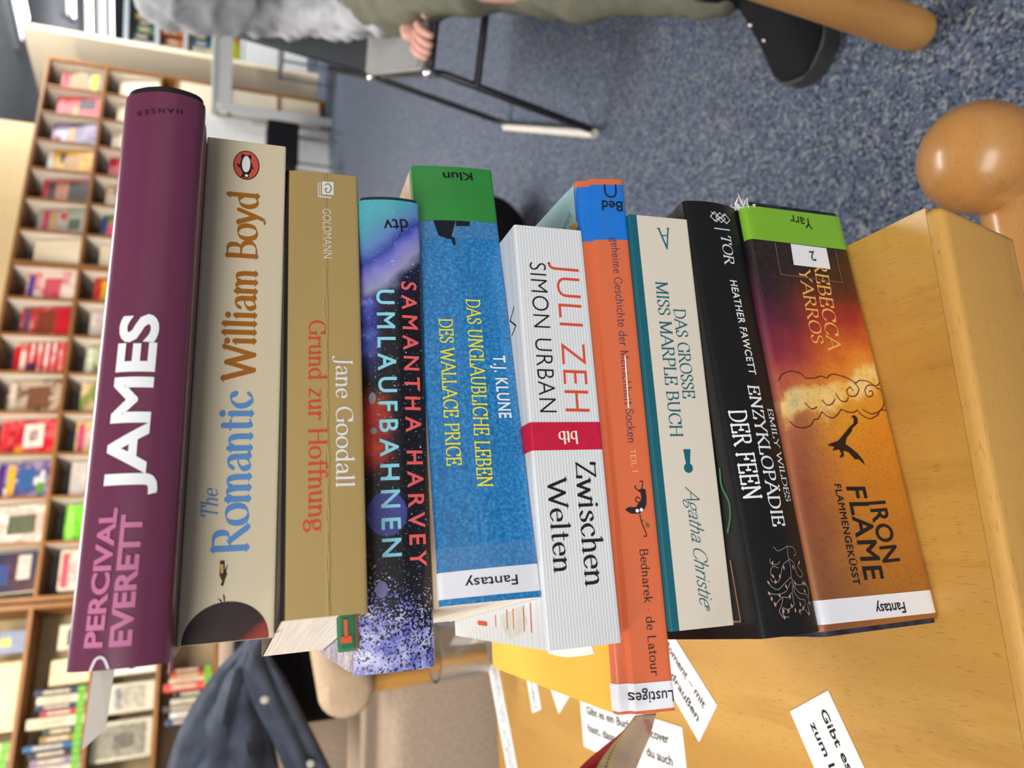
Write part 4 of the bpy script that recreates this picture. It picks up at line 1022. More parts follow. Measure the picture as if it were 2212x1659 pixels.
def skin(name, chains, mat, parent, lv=2, root=None):
    """one continuous skinned surface: chains = lists of (key, point, radius) sharing keys"""
    me = bpy.data.meshes.new(name); bm = bmesh.new(); sk = bm.verts.layers.skin.verify(); D = {}
    off = parent.location if parent else Vector()
    for chn in chains:
        prev = None
        for it in chn:
            k = it[0]
            if k not in D:
                v = bm.verts.new(Vector(it[1])-off); r = it[2]; v[sk].radius = r if isinstance(r, tuple) else (r, r); D[k] = v
            v = D[k]
            if prev is not None and bm.edges.get((prev, v)) is None: bm.edges.new((prev, v))
            prev = v
    D[root or chains[0][0][0]][sk].use_root = True
    bm.to_mesh(me); bm.free(); me.materials.append(mat)
    o = bpy.data.objects.new(name, me); COL.objects.link(o)
    if parent: o.parent = parent
    m = o.modifiers.new('skin', 'SKIN'); m.use_smooth_shade = True; m.branch_smoothing = .6
    m = o.modifiers.new('subdiv', 'SUBSURF'); m.levels = lv; m.render_levels = lv
    return o
BR = P1+rr_*.25                                        # middle of the seat's rear edge
hipc = BR+ff*.24+Vector((0, 0, .115))
per = thing('person', 'seated person in grey sweater, olive trousers and black shoes, hand on the chair seat', 'person', (hipc.x, hipc.y, 0))
up = Vector((0, 0, 1))
sp1 = hipc+up*.16-ff*.02; sp2 = hipc+up*.33-ff*.06; nk = hipc+up*.50-ff*.05; hd = hipc+up*.66-ff*.02
hr = hipc-rr_*.10; hl = hipc+rr_*.10
kr = at(1000, -52, 1.34); kl = kr+rr_*.30+ff*-.02
ar = at(1588, -66, .905); al = ar+rr_*.34-ff*.03
tr = Vector((.505, .846, .030)); fdir = (tr-ar); fdir.z = 0; fdir.normalize(); tl = al+fdir*.15-up*.08
shr = hipc-rr_*.185+up*.46-ff*.05; shl = hipc+rr_*.185+up*.46-ff*.05
er = at(610, 20, 2.02); wr = at(884, 36, 1.58); hdr = at(899, 82, 1.49)
el = shl+rr_*.06-up*.26; wl = el+ff*.22-rr_*.10-up*.02; hdl = wl+ff*.08-rr_*.03
def lerp(a, b, t): return a+(b-a)*t
body = skin('body', [[('p', hipc, .10), ('s1', sp1, .105), ('s2', sp2, .115), ('n0', nk-up*.03, .06), ('n1', nk+up*.03, .05), ('h0', hd-up*.06, .065), ('h1', hd+up*.02, .085), ('h2', hd+up*.09, .06)],
    [('p', 0, 0), ('hr', hr, .075), ('kr', kr, .052), ('cr', at(1300, -50, 1.12), .045), ('ar', ar, .036), ('tr', lerp(ar, tr, .35)-up*.02, .022)], [('p', 0, 0), ('hl', hl, .075), ('kl', kl, .052), ('al', al, .036), ('tl', lerp(al, tl, .35)-up*.02, .022)],
    [('n0', 0, 0), ('sr', shr, .05), ('er', er, .034), ('wr', wr, .026), ('hdr', hdr, (.034, .016))], [('n0', 0, 0), ('sl', shl, .05), ('el', el, .034), ('wl', wl, .026), ('hdl', hdl, (.034, .016))]], M_SKIN, per, 2)
# fingers
def fingers(w, h, name, side):
    d = (h-w).normalized(); lat = d.cross(up).normalized()*side
    dn = Vector((0, 0, -1))
    for k, (o_, L) in enumerate(((-.024, .062), (-.008, .072), (.008, .068), (.024, .052))):
        a = h+lat*o_-d*.01; m1 = a+d*L*.45+dn*.004; m2 = a+d*L*.75+dn*.014; e = a+d*L*.9+dn*.026
        bm = NB(); P = crom([a, m1, m2, e], 4); tube(bm, P, [.0088-.002*i/len(P) for i in range(len(P)-1)]+[.004], 10)
        link('finger', bm, M_SKIN, per, 60)
    a = h-lat*.03-d*.045; e = a-lat*.022+d*.04+dn*.008; e2 = e+d*.026
    bm = NB(); P = crom([a, e, e2], 4); tube(bm, P, [.011-.003*i/len(P) for i in range(len(P)-1)]+[.005], 10); link('thumb', bm, M_SKIN, per, 60)
fingers(wr, hdr, 'right', 1); fingers(wl, hdl, 'left', -1)
skin('trousers', [[('p', hipc, .135), ('w', hipc+up*.10, .12)], [('p', 0, 0), ('hr', hr+ff*.05-up*.005, .098), ('mr', lerp(hr, kr, .55)+Vector((-.012, 0, .0)), .092), ('kr', kr, .074), ('k2', kr+Vector((-.006, -.04, -.08)), .070), ('cr', at(1300, -50, 1.12), .070), ('ar', lerp(kr, ar, .97), .058), ('ar2', ar+Vector((.004, .004, -.02)), .060)],
    [('p', 0, 0), ('hl', hl+ff*.05, .098), ('ml', lerp(hl, kl, .55), .092), ('kl', kl, .074), ('l2', kl+Vector((-.006, -.04, -.08)), .070), ('cl', lerp(kl, al, .55), .068), ('al', lerp(kl, al, .97), .058), ('al2', al+Vector((.004, .004, -.02)), .057)]], M_OLIVE, per, 2)
tx = bpy.data.textures.new('cloth_folds', 'CLOUDS'); tx.noise_scale = .085; tx.noise_depth = 2
tx2 = bpy.data.textures.new('fine_folds', 'CLOUDS'); tx2.noise_scale = .05; tx2.noise_depth = 2
def folds(o, st, tex):
    m = o.modifiers.new('fine', 'SUBSURF'); m.levels = 1; m.render_levels = 1
    m = o.modifiers.new('folds', 'DISPLACE'); m.texture = tex; m.strength = st; m.mid_level = .5; m.texture_coords = 'LOCAL'
folds(COL.objects['trousers'], .05, tx)
sw = skin('sweater', [[('p', hipc+up*.02, .14), ('s1', sp1, .135), ('s2', sp2, .145), ('n', nk-up*.045, .07)], [('s2', 0, 0), ('sr', shr, .082), ('mr', lerp(shr, er, .5)+Vector((-.004, 0, 0)), .074), ('er', er, .070), ('fr', lerp(er, wr, .5), .062), ('wr', lerp(er, wr, .93), .046)],
    [('s2', 0, 0), ('sl', shl, .082), ('ml', lerp(shl, el, .5), .074), ('el', el, .066), ('fl', lerp(el, wl, .5), .056), ('wl', lerp(el, wl, .93), .044)]], M_SWEAT, per, 2)
folds(sw, .05, tx2)
# hair and face
bm = NB(); bmesh.ops.create_uvsphere(bm, u_segments=24, v_segments=16, radius=1)
for v in list(bm.verts):
    c = v.co
    if c.z < -.15 and (c.x*ff.x+c.y*ff.y) > -.2: bm.verts.remove(v)
for v in bm.verts: v.co = hd+up*.03-ff*.012+Vector((v.co.x*.094, v.co.y*.100, v.co.z*.105))
link('hair', bm, M_HAIR, per, 60)
fc = hd+ff*.078
for sgn in (-1, 1):
    bm = NB(); bmesh.ops.create_uvsphere(bm, u_segments=12, v_segments=8, radius=.011, matrix=Matrix.Translation(fc+rr_*.03*sgn+up*.005)); link('eye', bm, plain('eye_white', S(230, 228, 224), .3), per, 60)
    bm = NB(); bmesh.ops.create_uvsphere(bm, u_segments=12, v_segments=8, radius=.02, matrix=Matrix.Translation(hd+rr_*.085*sgn-ff*.005) @ Matrix.Diagonal((.5, .8, 1.4, 1))); link('ear', bm, M_SKIN, per, 60)
bm = NB(); tube(bm, [fc+up*.005, fc+ff*.018-up*.03, fc+ff*.008-up*.036], [.006, .012, .008], 10); link('nose', bm, M_SKIN, per, 60)
bm = NB(); tube(bm, [fc-rr_*.022-up*.062, fc+ff*.006-up*.062, fc+rr_*.022-up*.062], [.002, .006, .002], 8, flat=.7); link('mouth', bm, plain('lips', S(188, 120, 112), .5), per, 60)
# shoes
def shoe(an, toe, group):
    d = (toe-an); d.z = 0; d.normalize(); lat = Vector((-d.y, d.x, 0)); heel = Vector((an.x, an.y, 0))-d*.075
    L = .265
    def outline(u):   # half widths along the shoe (inner, outer)
        pts = [(0, .026), (.05, .037), (.2, .041), (.4, .042), (.6, .050), (.75, .054), (.88, .049), (.96, .033), (1, .008)]
        for (a, x), (b, y) in zip(pts, pts[1:]):
            if u <= b: return x+(y-x)*(u-a)/(b-a)
    bm = NB(); rings = []
    us = [0, .02, .06, .12, .2, .3, .42, .52, .6, .68, .76, .84, .9, .95, .98, 1]
    for u in us:
        h = .115 if u < .36 else .115-.062*min(1, (u-.36)/.34) if u < .70 else .053-.02*max(0, (u-.82)/.18)
        w = outline(u); c = heel+d*(L*u)
        ring = []
        for k in range(16):
            a = PI*2*k/16; x = math.cos(a); y = math.sin(a)
            zz = .012+(h-.012)*(.5+.5*y) if True else 0
            ring.append(bm.verts.new(c+lat*(w*(abs(x)**.6)*(1 if x > 0 else -1)*(1 if y < 0 else 1-.35*y))+up*zz))
        rings.append(ring)
    for a, b in zip(rings, rings[1:]):
        for k in range(16): bm.faces.new((a[k], a[(k+1) % 16], b[(k+1) % 16], b[k]))
    bm.faces.new(rings[0][::-1]); bm.faces.new(rings[-1])
    sh = link('shoe', bm, M_SHOE, per, 60)
    bm = NB(); poly_ = [(heel+d*(L*1.012*u-.001)+lat*(outline(u)+.003)) for u in us]+[(heel+d*(L*1.012*u-.001)-lat*(outline(u)+.003)) for u in us[::-1]]
    slab(bm, [(p.x, p.y) for p in poly_], 0.001, .028); link('sole', bm, M_SOLE, sh, 50, shift=True)
    for u in (.56, .66):
        for sgn in (-1, 1):
            bm = NB(); bmesh.ops.create_uvsphere(bm, u_segments=10, v_segments=8, radius=.0042, matrix=Matrix.Translation(heel+d*L*u+lat*(.030*sgn)+up*(.069-.18*(u-.56))))
            link('eyelet', bm, M_CHROME, sh, 60)
    bm = NB()
    for u in (.36, .44, .52):
        c = heel+d*L*u+up*(.114-.25*(u-.36)); tube(bm, [c-lat*.026-up*.012, c, c+lat*.026-up*.012], .0028, 8)
    link('laces', bm, M_SHOE, sh, 60)
    bm = NB(); c = Vector((an.x, an.y, 0)); tube(bm, [c+up*.06, c+up*.10, c+up*.15], [.050, .050, .053], 24, False); link('collar', bm, M_SHOE, sh, 60)
shoe(ar, tr, None); shoe(al, tl, None)

# ---------------------------------------------------------------- armchair with jacket, at the left
BI = thing('armchair', 'beige upholstered armchair with wooden arm posts behind the far table edge', 'armchair', (-.72, 1.45, 0))
def wbox(name, c, s, mat, parent, bev=.02, seg=4, M=None, smooth=50):
    bm = NB(); box(bm, c, s, M, bev, seg); return link(name, bm, mat, parent, smooth)
wbox('seat_cushion', (-.745, 1.45, .395), (.52, .50, .27), M_BEIGE, BI, .035)
wbox('backrest', (-.745, 1.83, .56), (.50, .16, .50), M_BEIGE, BI, .05)
for x in (-.478, -1.01):
    bm = NB(); tube(bm, [(x, 1.185, .006), (x-.004, 1.185, .30), (x-.018, 1.185, .60)], [.017, .019, .017], 16, flat=1.1); link('arm_post', bm, M_ARM, BI, 50)
    bm = NB(); tube(bm, [(x-.012, 1.135, .618), (x-.012, 1.15, .618), (x-.012, 1.60, .60)], [.030, .044, .044], 20); link('arm_pad', bm, M_BEIGEL, BI, 50)
for x in (-.48, -1.01):
    bm = NB(); tube(bm, [(x, 1.83, .006), (x, 1.78, .58)], [.018, .02], 16); link('rear_leg', bm, M_ARM, BI, 50)
bm = NB(); box(bm, (-.56, 1.86, .56), (.26, .16, .46), RZ(.2), .06, 4)
hb = thing('black_bag', 'black fabric bag on the beige armchair seat, below the jacket', 'bag', (-.615, 1.655, .53))
bm.free(); bm = NB(); box(bm, (-.615, 1.655, .655), (.27, .13, .25), RZ(.06), .04, 4); link('body', bm, M_BLACK, hb, 50)
bm = NB(); box(bm, (-.615, 1.588, .70), (.20, .02, .10), RZ(.06), .008, 2); link('front_pocket', bm, M_BLACK, hb, 50)

jk = thing('denim_jacket', 'blue grey jacket with pale buttons draped over the beige armchair', 'jacket', (-.72, 1.62, .55))
def patch(name, E0, E1, y0, bulge, seed, thick=.012, amp=.012, fr=3):
    """cloth panel between two pixel-traced edges, set in space at depth about y0"""
    rnd = random.Random(seed); ph = [rnd.uniform(0, 6) for _ in range(6)]
    A = crom([(p[0], p[1], 0) for p in E0], 6); B = crom([(p[0], p[1], 0) for p in E1], 6); n = 28; m = 14
    def samp(P, t):
        f = t*(len(P)-1); i = min(int(f), len(P)-2); return P[i].lerp(P[i+1], f-i)
    bm = NB(); V = []
    for i in range(n+1):
        t = i/n; a = samp(A, t); b_ = samp(B, t); row = []
        for j in range(m+1):
            w = j/m; p = a.lerp(b_, w)
            dy = -bulge*math.sin(PI*w)**.7+amp*(math.sin(fr*2*w*PI+ph[0]+3*t)+.7*math.sin(fr*3.1*t*PI+ph[1]+4*w)+.5*math.sin(9*w+11*t+ph[2]))
            row.append(bm.verts.new(at(p.x, p.y, y0+dy)))
        V.append(row)
    for i in range(n):
        for j in range(m): bm.faces.new((V[i][j], V[i][j+1], V[i+1][j+1], V[i+1][j]))
    o = link(name, bm, M_JACKET, jk, 80); md = o.modifiers.new('t', 'SOLIDIFY'); md.thickness = thick; md.offset = 0
    return o
patch('jacket_body', [(560, 1330), (530, 1392), (470, 1455), (410, 1545), (372, 1640), (350, 1760)], [(585, 1330), (545, 1420), (552, 1480), (575, 1560), (598, 1650), (625, 1760)], 1.52, .07, 3, amp=.013)
pf = patch('front_band', [(570, 1330), (520, 1425), (530, 1470), (560, 1540), (600, 1620), (640, 1700)], [(600, 1330), (575, 1400), (612, 1470), (655, 1555), (700, 1645), (735, 1720)], 1.46, .025, 5, amp=.008, fr=2)
bm = NB()
for (px, py) in ((572, 1511), (670, 1650)):
    bmesh.ops.create_uvsphere(bm, u_segments=14, v_segments=10, radius=.0085, matrix=Matrix.Translation(at(px, py, 1.425)) @ Matrix.Diagonal((1, .5, 1, 1)))
for i, (px, py) in enumerate(((572, 1511), (670, 1650))):
    pass
bm.free()
for (px, py) in ((572, 1511), (670, 1650)):
    bm = NB(); bmesh.ops.create_uvsphere(bm, u_segments=14, v_segments=10, radius=.0085, matrix=Matrix.Translation(at(px, py, 1.425)) @ Matrix.Diagonal((1, .6, 1, 1))); link('button', bm, plain('pale_button', S(206, 204, 196), .35), pf, 60)
# dark pack on the carpet behind the white book
pk = thing('black_backpack', 'black backpack lying on the carpet behind the stack', 'backpack', (fl(1140, 560).x, fl(1140, 560).y, 0))
c = fl(1175, 570); bm = NB(); bmesh.ops.create_uvsphere(bm, u_segments=24, v_segments=16, radius=1, matrix=Matrix.Translation((c.x, c.y+.12, .125)) @ Matrix.Diagonal((.20, .16, .125, 1))); link('body', bm, M_BLACK, pk, 60)
bm = NB(); tube(bm, crom([(c.x-.08, c.y+.1, .24), (c.x-.02, c.y+.06, .28), (c.x+.06, c.y+.1, .24)], 5), .01, 8); link('strap', bm, M_BLACK, pk, 60)

# ---------------------------------------------------------------- the room
def struct(name, bm, mat, smooth=None):
    o = link(name, bm, mat, None, smooth); o['kind'] = 'structure'; return o
bm = NB(); box(bm, (2, 11.5, -.05), (26, 33, .1)); struct('floor', bm, M_CARPET)
bm = NB(); box(bm, (2, 13.0, 3.15), (26, 30, .1)); struct('ceiling', bm, M_CEIL)
WA = .47137557; WB = Vector((2.7183, 7.3086, 0)); Wd = Vector((-math.cos(WA), -math.sin(WA), 0)); Wn = Vector((-math.sin(WA), math.cos(WA), 0))
def wp(s, off, z): return WB+Wd*s+Wn*off+Vector((0, 0, z))
WM = Matrix((Wd, Wn, Vector((0, 0, 1)))).transposed()
def wbx(bm, s0, s1, o0, o1, z0, z1, bev=0):
    box(bm, wp((s0+s1)/2, (o0+o1)/2, (z0+z1)/2), (abs(s1-s0), abs(o1-o0), z1-z0), WM, bev, 1)
bm = NB(); wbx(bm, .43, 9.5, .36, .46, 0, 3.1); struct('wall_back', bm, M_WALL)
A = at(48, 52, 7.97); C = Vector((2.86, 8.72, 0))
dv = (C-A); dv.z = 0; L_ = dv.length; ang = math.atan2(dv.y, dv.x)
bm = NB(); box(bm, ((A.x+C.x)/2, (A.y+C.y)/2, A.z/2), (L_, .06, A.z), RZ(ang)); struct('wall_partition', bm, M_WALLC)
bm = NB(); box(bm, (2, 27.9, 1.55), (26, .1, 3.1)); struct('wall_far', bm, M_WALLC)

# --- magazine rack
RW, RH, RT = .3055, .4418, 2.3364
rack = thing('magazine_rack', 'tall wooden magazine rack of open compartments along the cream wall', 'rack', wp(2.3, 0, 0))
bm = NB(); wbx(bm, 0, 15*RW+.05, .30, .32, 0, RT); link('back_panel', bm, M_GREYPANEL, rack)
for s0, s1 in ((-.03, 0), (15*RW+.03, 15*RW+.06)):
    bm = NB(); wbx(bm, s0, s1, 0, .32, 0, RT+.02); link('side_panel', bm, M_SHELFWOOD, rack)
zs = [RT, RT-RH, RT-2*RH, RT-2*RH-.13, RT-3*RH-.13, RT-4*RH-.13]
for z in zs+[.04]:
    bm = NB(); wbx(bm, 0, 15*RW+.03, .0, .30, z-.011, z+.011); link('shelf', bm, M_SHELFWOOD, rack)
bm = NB(); wbx(bm, .004, 15*RW+.026, .012, .03, .06, zs[3]-.012); link('lower_panel', bm, M_PLATE, rack)
for i in range(1, 15):
    w = .022 if i == 7 else .008
    bm = NB(); wbx(bm, i*RW-w, i*RW+w, .003, .30, zs[3], RT-.011); link('divider', bm, M_SHELFWOOD, rack)
    for sg in (-1, 1):
        pass
for i in range(15):
    bm = NB(); wbx(bm, i*RW+(.023 if i == 7 else .009), i*RW+(.011 if i != 7 else .025), .02, .30, zs[2]+.012, RT-.012); link('side_lining', bm, M_SIDE, rack)
PL = {}
TILT = math.radians(11)
for r in (0, 1):
    for i in range(15):
        zb = zs[r+1]+.012; s0 = i*RW+.03; s1 = (i+1)*RW-.012
        M4 = Matrix((Wd, Wn*math.cos(TILT)-Vector((0, 0, 1))*math.sin(TILT)*1, Wn*math.sin(TILT)+Vector((0, 0, 1))*math.cos(TILT))).transposed()
        c = wp((s0+s1)/2, .035, zb); n_ = M4 @ Vector((0, 1, 0)); u_ = M4 @ Vector((0, 0, 1))
        bm = NB(); box(bm, c+u_*.165+n_*.008, (s1-s0, .006, .33), M4); link('display_plate', bm, M_PLATE, rack)
        PL[(r, i)] = (c, M4, s0, s1)
def cover_mat(name, cols, sc=9, seed=0):
    cols = [tuple(x**1.25 for x in c[:3])+(1,) for c in cols]
    g = G(name); v = g.co(); n = g.noise(g.mp(v, (1, 1, 1), (seed*3.7, seed*1.3, 0)), sc, 2, .5, .4)
    k = len(cols)
    return g.fin(g.ramp(n, [(.30+.42*i/k, c) for i, c in enumerate(cols)], 'EASE'), .35, .4)
def mag(r, i, desc, cols, blocks, h=.30, seed=0):
    c, M4, s0, s1 = PL[(r, i)]
    n_ = M4 @ Vector((0, 1, 0)); u_ = M4 @ Vector((0, 0, 1)); d_ = M4 @ Vector((1, 0, 0))
    rown = 'top' if r == 0 else 'second'
    t = thing('magazine', '%s, %s row, compartment %d from rack end' % (desc, rown, i+1), 'magazine', c, 0, 'magazines in the rack')
    w = (s1-s0)*.96
    bm = NB(); box(bm, c+u_*(h/2)+n_*.001, (w, .006, h), M4); link('pages', bm, cover_mat('magazine_cover', cols, 9, seed), t)
    for (nm, x0, x1, y0, y1, col) in blocks:
        bm = NB(); box(bm, c+d_*(-w/2+w*(x0+x1)/2)+u_*(h*(y0+y1)/2)-n_*.0026, (w*(x1-x0), .0016, h*(y1-y0)), M4); link(nm, bm, plain('print_%d_%d_%d' % tuple(col), tuple(x**1.25 for x in S(*col)[:3])+(1,), .4, .4, var=.15, vsc=40), t)
def mast(col, y=.84): return ('masthead', .06, .94, y, y+.12, col)
R_ = (206, 44, 52)
# row, column from the right, description, cover colours, printed blocks (x right to left along the rack, y from the bottom)
mags = [
 (0, 0, 'grey and yellow food magazine', [S(96, 92, 82), S(140, 120, 90), S(188, 170, 150)], [('picture', .15, .85, .40, .74, (196, 150, 110)), ('headline', .1, .9, .12, .30, (214, 188, 50)), mast((210, 60, 90))]),
 (0, 1, 'red magazine with dark picture block', [S(206, 40, 50), S(220, 70, 60), S(190, 30, 44)], [('picture', .1, .55, .12, .5, (70, 40, 40)), mast((226, 120, 110)), ('headline', .45, .9, .5, .62, (230, 180, 90))]),
 (0, 2, 'violet magazine with yellow lettering', [S(86, 56, 96), S(120, 90, 130), S(170, 150, 176)], [('headline', .2, .8, .50, .62, (226, 180, 50)), ('picture', .3, .9, .66, .9, (214, 204, 214)), ('badge', .55, .95, .80, .98, (214, 40, 70))]),
 (0, 3, 'bright yellow magazine', [S(236, 186, 20), S(240, 196, 40), S(222, 160, 20)], [('picture', .2, .75, .30, .62, (216, 172, 120)), mast((238, 232, 220), .88), ('headline', .1, .5, .62, .74, (90, 60, 40))]),
 (0, 4, 'magazine with two faces on dark green', [S(60, 66, 54), S(90, 80, 66), S(76, 60, 52)], [('picture', .15, .85, .45, .72, (206, 150, 120)), mast((206, 50, 60), .88), ('picture_strip', .0, .1, .0, 1, (214, 130, 126))]),
 (0, 5, 'pale magazine with pink headline', [S(206, 196, 190), S(186, 160, 150), S(170, 176, 156)], [mast((206, 70, 106), .76), ('badge', .15, .4, .40, .52, (214, 60, 60)), ('picture', .4, .8, .10, .34, (96, 110, 90)), ('headline', .1, .9, .62, .70, (216, 170, 60))]),
 (0, 7, 'pink and white magazine with violet masthead', [S(226, 200, 194), S(226, 130, 140), S(236, 220, 210)], [mast((112, 92, 168)), ('picture', .2, .9, .30, .64, (226, 110, 124)), ('badge', .7, .95, .38, .5, (236, 206, 40))]),
 (0, 8, 'red and brown magazine with a hamper picture', [S(200, 160, 140), S(206, 60, 76), S(150, 90, 60)], [('picture', .15, .85, .34, .66, (150, 80, 56)), ('colour_panel', .1, .95, .04, .30, (210, 34, 56)), mast((130, 90, 130), .82)]),
 (0, 9, 'red and white striped magazine', [S(226, 190, 180), S(222, 110, 110), S(236, 220, 214)], [('stripe', 0, 1, .14*k, .14*k+.07, (206, 64, 74)) for k in range(6)]+[('badge', .62, .98, .55, .75, (66, 66, 116)), mast(R_, .88)]),
 (0, 10, 'greyish brown magazine with a portrait', [S(170, 146, 122), S(120, 96, 80), S(196, 176, 156)], [('picture', .2, .85, .22, .62, (140, 100, 76)), mast((216, 204, 190))]),
 (0, 11, 'red magazine with a white plate of food', [S(206, 36, 56), S(226, 110, 110), S(190, 44, 60)], [('picture', .12, .8, .22, .58, (238, 222, 212)), ('food_picture', .3, .62, .32, .48, (176, 70, 50)), mast((222, 70, 80), .84), ('badge', .78, .98, .56, .72, (236, 170, 30))]),
 (0, 12, 'violet and white youth magazine', [S(226, 220, 216), S(96, 80, 140), S(160, 150, 170)], [('headline', .1, .9, .62, .74, (230, 180, 40)), ('picture', .2, .8, .28, .56, (70, 110, 160)), mast((96, 56, 130), .8), ('badge', .6, .9, .08, .22, (110, 160, 80))]),
 (0, 13, 'pale magazine with an olive sweater figure', [S(222, 208, 194), S(206, 180, 170), S(232, 220, 208)], [('picture', .25, .75, .14, .62, (110, 116, 92)), mast((206, 120, 120), .82)]),
 (0, 14, 'navy magazine with orange ring', [S(60, 50, 70), S(96, 60, 70), S(50, 60, 90)], [('picture', .3, .8, .48, .74, (66, 86, 140)), ('badge', .55, .9, .74, .9, (222, 120, 50)), ('headline', .1, .7, .12, .34, (214, 200, 190))]),
 (1, 2, 'plain pale leaflet', [S(226, 212, 190), S(214, 196, 170), S(232, 222, 204)], [mast((216, 190, 160))]),
 (1, 3, 'red striped magazine', [S(214, 44, 76), S(200, 40, 60), S(230, 90, 100)], [('stripe', 0, 1, .5, .62, (226, 150, 150)), mast((190, 20, 50))]),
 (1, 4, 'tan magazine with red rose', [S(206, 180, 150), S(190, 160, 130), S(216, 196, 170)], [('picture', .3, .7, .3, .6, (196, 40, 50)), mast((226, 206, 180))]),
 (1, 5, 'pink and green magazine', [S(226, 70, 130), S(240, 130, 120), S(120, 150, 80)], [('picture', .3, .8, .3, .6, (110, 170, 70)), mast((60, 90, 150), .88)]),
 (1, 7, 'red and yellow magazine', [S(190, 30, 46), S(220, 90, 60), S(160, 30, 44)], [('headline', .1, .9, .62, .84, (236, 190, 40)), ('picture', .4, .95, .2, .45, (226, 110, 110))]),
 (1, 8, 'lilac floral magazine', [S(200, 176, 200), S(216, 200, 196), S(180, 170, 130)], [('picture', .3, .8, .3, .7, (206, 160, 196)), mast((226, 216, 206), .86)]),
 (1, 9, 'green and cream garden magazine', [S(110, 136, 90), S(206, 206, 176), S(140, 160, 110)], [mast((226, 226, 206)), ('picture', .2, .8, .2, .6, (170, 176, 130))]),
 (1, 10, 'cream magazine with green spine', [S(226, 210, 170), S(214, 190, 150), S(150, 160, 90)], [('picture', .4, .9, .3, .7, (130, 60, 40)), mast((130, 150, 60), .1)]),
 (1, 11, 'pale magazine with pink lettering', [S(226, 210, 196), S(206, 170, 160), S(220, 200, 120)], [mast((206, 90, 130)), ('picture', .3, .8, .2, .5, (214, 180, 90))]),
 (1, 12, 'white magazine with red panel', [S(226, 220, 210), S(214, 200, 190), S(196, 190, 186)], [('colour_panel', .2, .95, .3, .7, (196, 50, 56))]),
 (1, 13, 'bright green magazine', [S(120, 206, 40), S(140, 216, 60), S(110, 190, 40)], [('picture', .2, .6, .3, .5, (70, 150, 30)), mast((170, 226, 110))]),
 (1, 14, 'pale pink magazine', [S(226, 200, 180), S(222, 170, 160), S(232, 216, 196)], [mast((206, 90, 110)), ('picture', .4, .9, .2, .5, (214, 120, 110))]),
]
for k, (r, i, d, cols, bl) in enumerate(mags): mag(r, i, d, cols, bl, .34, k)

# --- bookcase at the left end of the wall
BS0, BS1 = 15*RW+.075, 7.6
bc = thing('bookcase', 'wooden bookcase of books and boxes left of the magazine rack', 'bookcase', wp(6, 0, 0))
M_BCBACK = plain('greyish_beige_back', S(164, 146, 116), .8, .2)
bm = NB(); wbx(bm, BS0, BS1, .30, .32, 0, RT); link('back_panel', bm, M_BCBACK, bc)
bm = NB(); wbx(bm, BS0, BS0+.03, 0, .32, 0, RT+.02); link('side_panel', bm, M_SHELFWOOD, bc)
bm = NB(); wbx(bm, BS1-.03, BS1, 0, .32, 0, RT+.02); link('side_panel', bm, M_SHELFWOOD, bc)
for z in (2.33, 1.905, 1.545, 1.178, .845, .45, .05):
    bm = NB(); wbx(bm, BS0+.03, BS1-.03, .0, .30, z-.012, z+.012); link('shelf', bm, M_SHELFWOOD, bc)
cn = {(34, 54, 84): 'dark blue', (226, 210, 180): 'cream', (30, 50, 90): 'navy', (176, 50, 66): 'crimson', (40, 60, 56): 'dark green', (150, 120, 50): 'mustard', (30, 96, 150): 'blue', (26, 26, 30): 'black', (140, 120, 146): 'mauve', (206, 200, 190): 'off white', (120, 40, 36): 'brick red', (206, 110, 50): 'orange', (226, 80, 74): 'light red', (90, 84, 80): 'grey', (200, 176, 60): 'yellow', (90, 130, 80): 'sage green', (222, 222, 218): 'white', (60, 80, 120): 'slate blue', (170, 120, 90): 'tan', (110, 30, 60): 'wine red'}
def shelf_books(s, z, seq, where, off=.035, dep=.16, sticker=True):
    """standing books from right to left; seq = (colour, thickness, height)"""
    for k, (c, th, h) in enumerate(seq):
        ordn = ['first', 'second', 'third', 'fourth', 'fifth', 'sixth', 'seventh', 'eighth', 'ninth', 'tenth', 'eleventh', 'twelfth', 'thirteenth', 'fourteenth'][k]
        t = thing('shelf_book', '%s book, %s from the right %s' % (cn[c], ordn, where), 'book', wp(s+th/2, off+dep/2, z), 0, 'books '+where)
        o = off+random.uniform(-.012, .012)
        bm = NB(); wbx(bm, s+.001, s+th-.001, o, o+dep, z+.0005, z+h, .003); link('cover', bm, plain('spine_%d_%d_%d' % c, S(*c), .5, .4, var=.12), t)
        bm = NB(); wbx(bm, s+.004, s+th-.004, o+.006, o+dep-.001, z+h-.002, z+h+.0015); link('page_block', bm, M_PAGE, t)
        if sticker:
            bm = NB(); wbx(bm, s+.0005, s+th-.0005, o-.0012, o+.002, z+.012, z+.052); link('sticker', bm, plain('shelf_sticker_green', S(110, 180, 50), .5), t)
        bm = NB(); wbx(bm, s+th*.25, s+th*.75, o-.001, o+.002, z+h*.35, z+h*.85); link('lettering', bm, plain('spine_lettering', S(206, 190, 160), .5, var=.3, vsc=120), t)
        s += th+.001
zB, zA, zC, zD = 1.557, 1.917, 1.190, .857
shelf_books(5.16, zB, [((34, 54, 84), .036, .275), ((226, 210, 180), .048, .265), ((30, 50, 90), .030, .26), ((176, 50, 66), .036, .235), ((226, 210, 180), .060, .30), ((40, 60, 56), .040, .21), ((150, 120, 50), .040, .22), ((30, 96, 150), .036, .30), ((26, 26, 30), .036, .27), ((140, 120, 146), .044, .26), ((206, 200, 190), .04, .28)], 'on the bookcase shelf beside the plum book')
shelf_books(5.42, zA, [((206, 200, 190), .05, .10+.12), ((226, 210, 180), .05, .21), ((140, 120, 146), .04, .22), ((176, 50, 66), .04, .21)], 'on the topmost visible bookcase shelf')
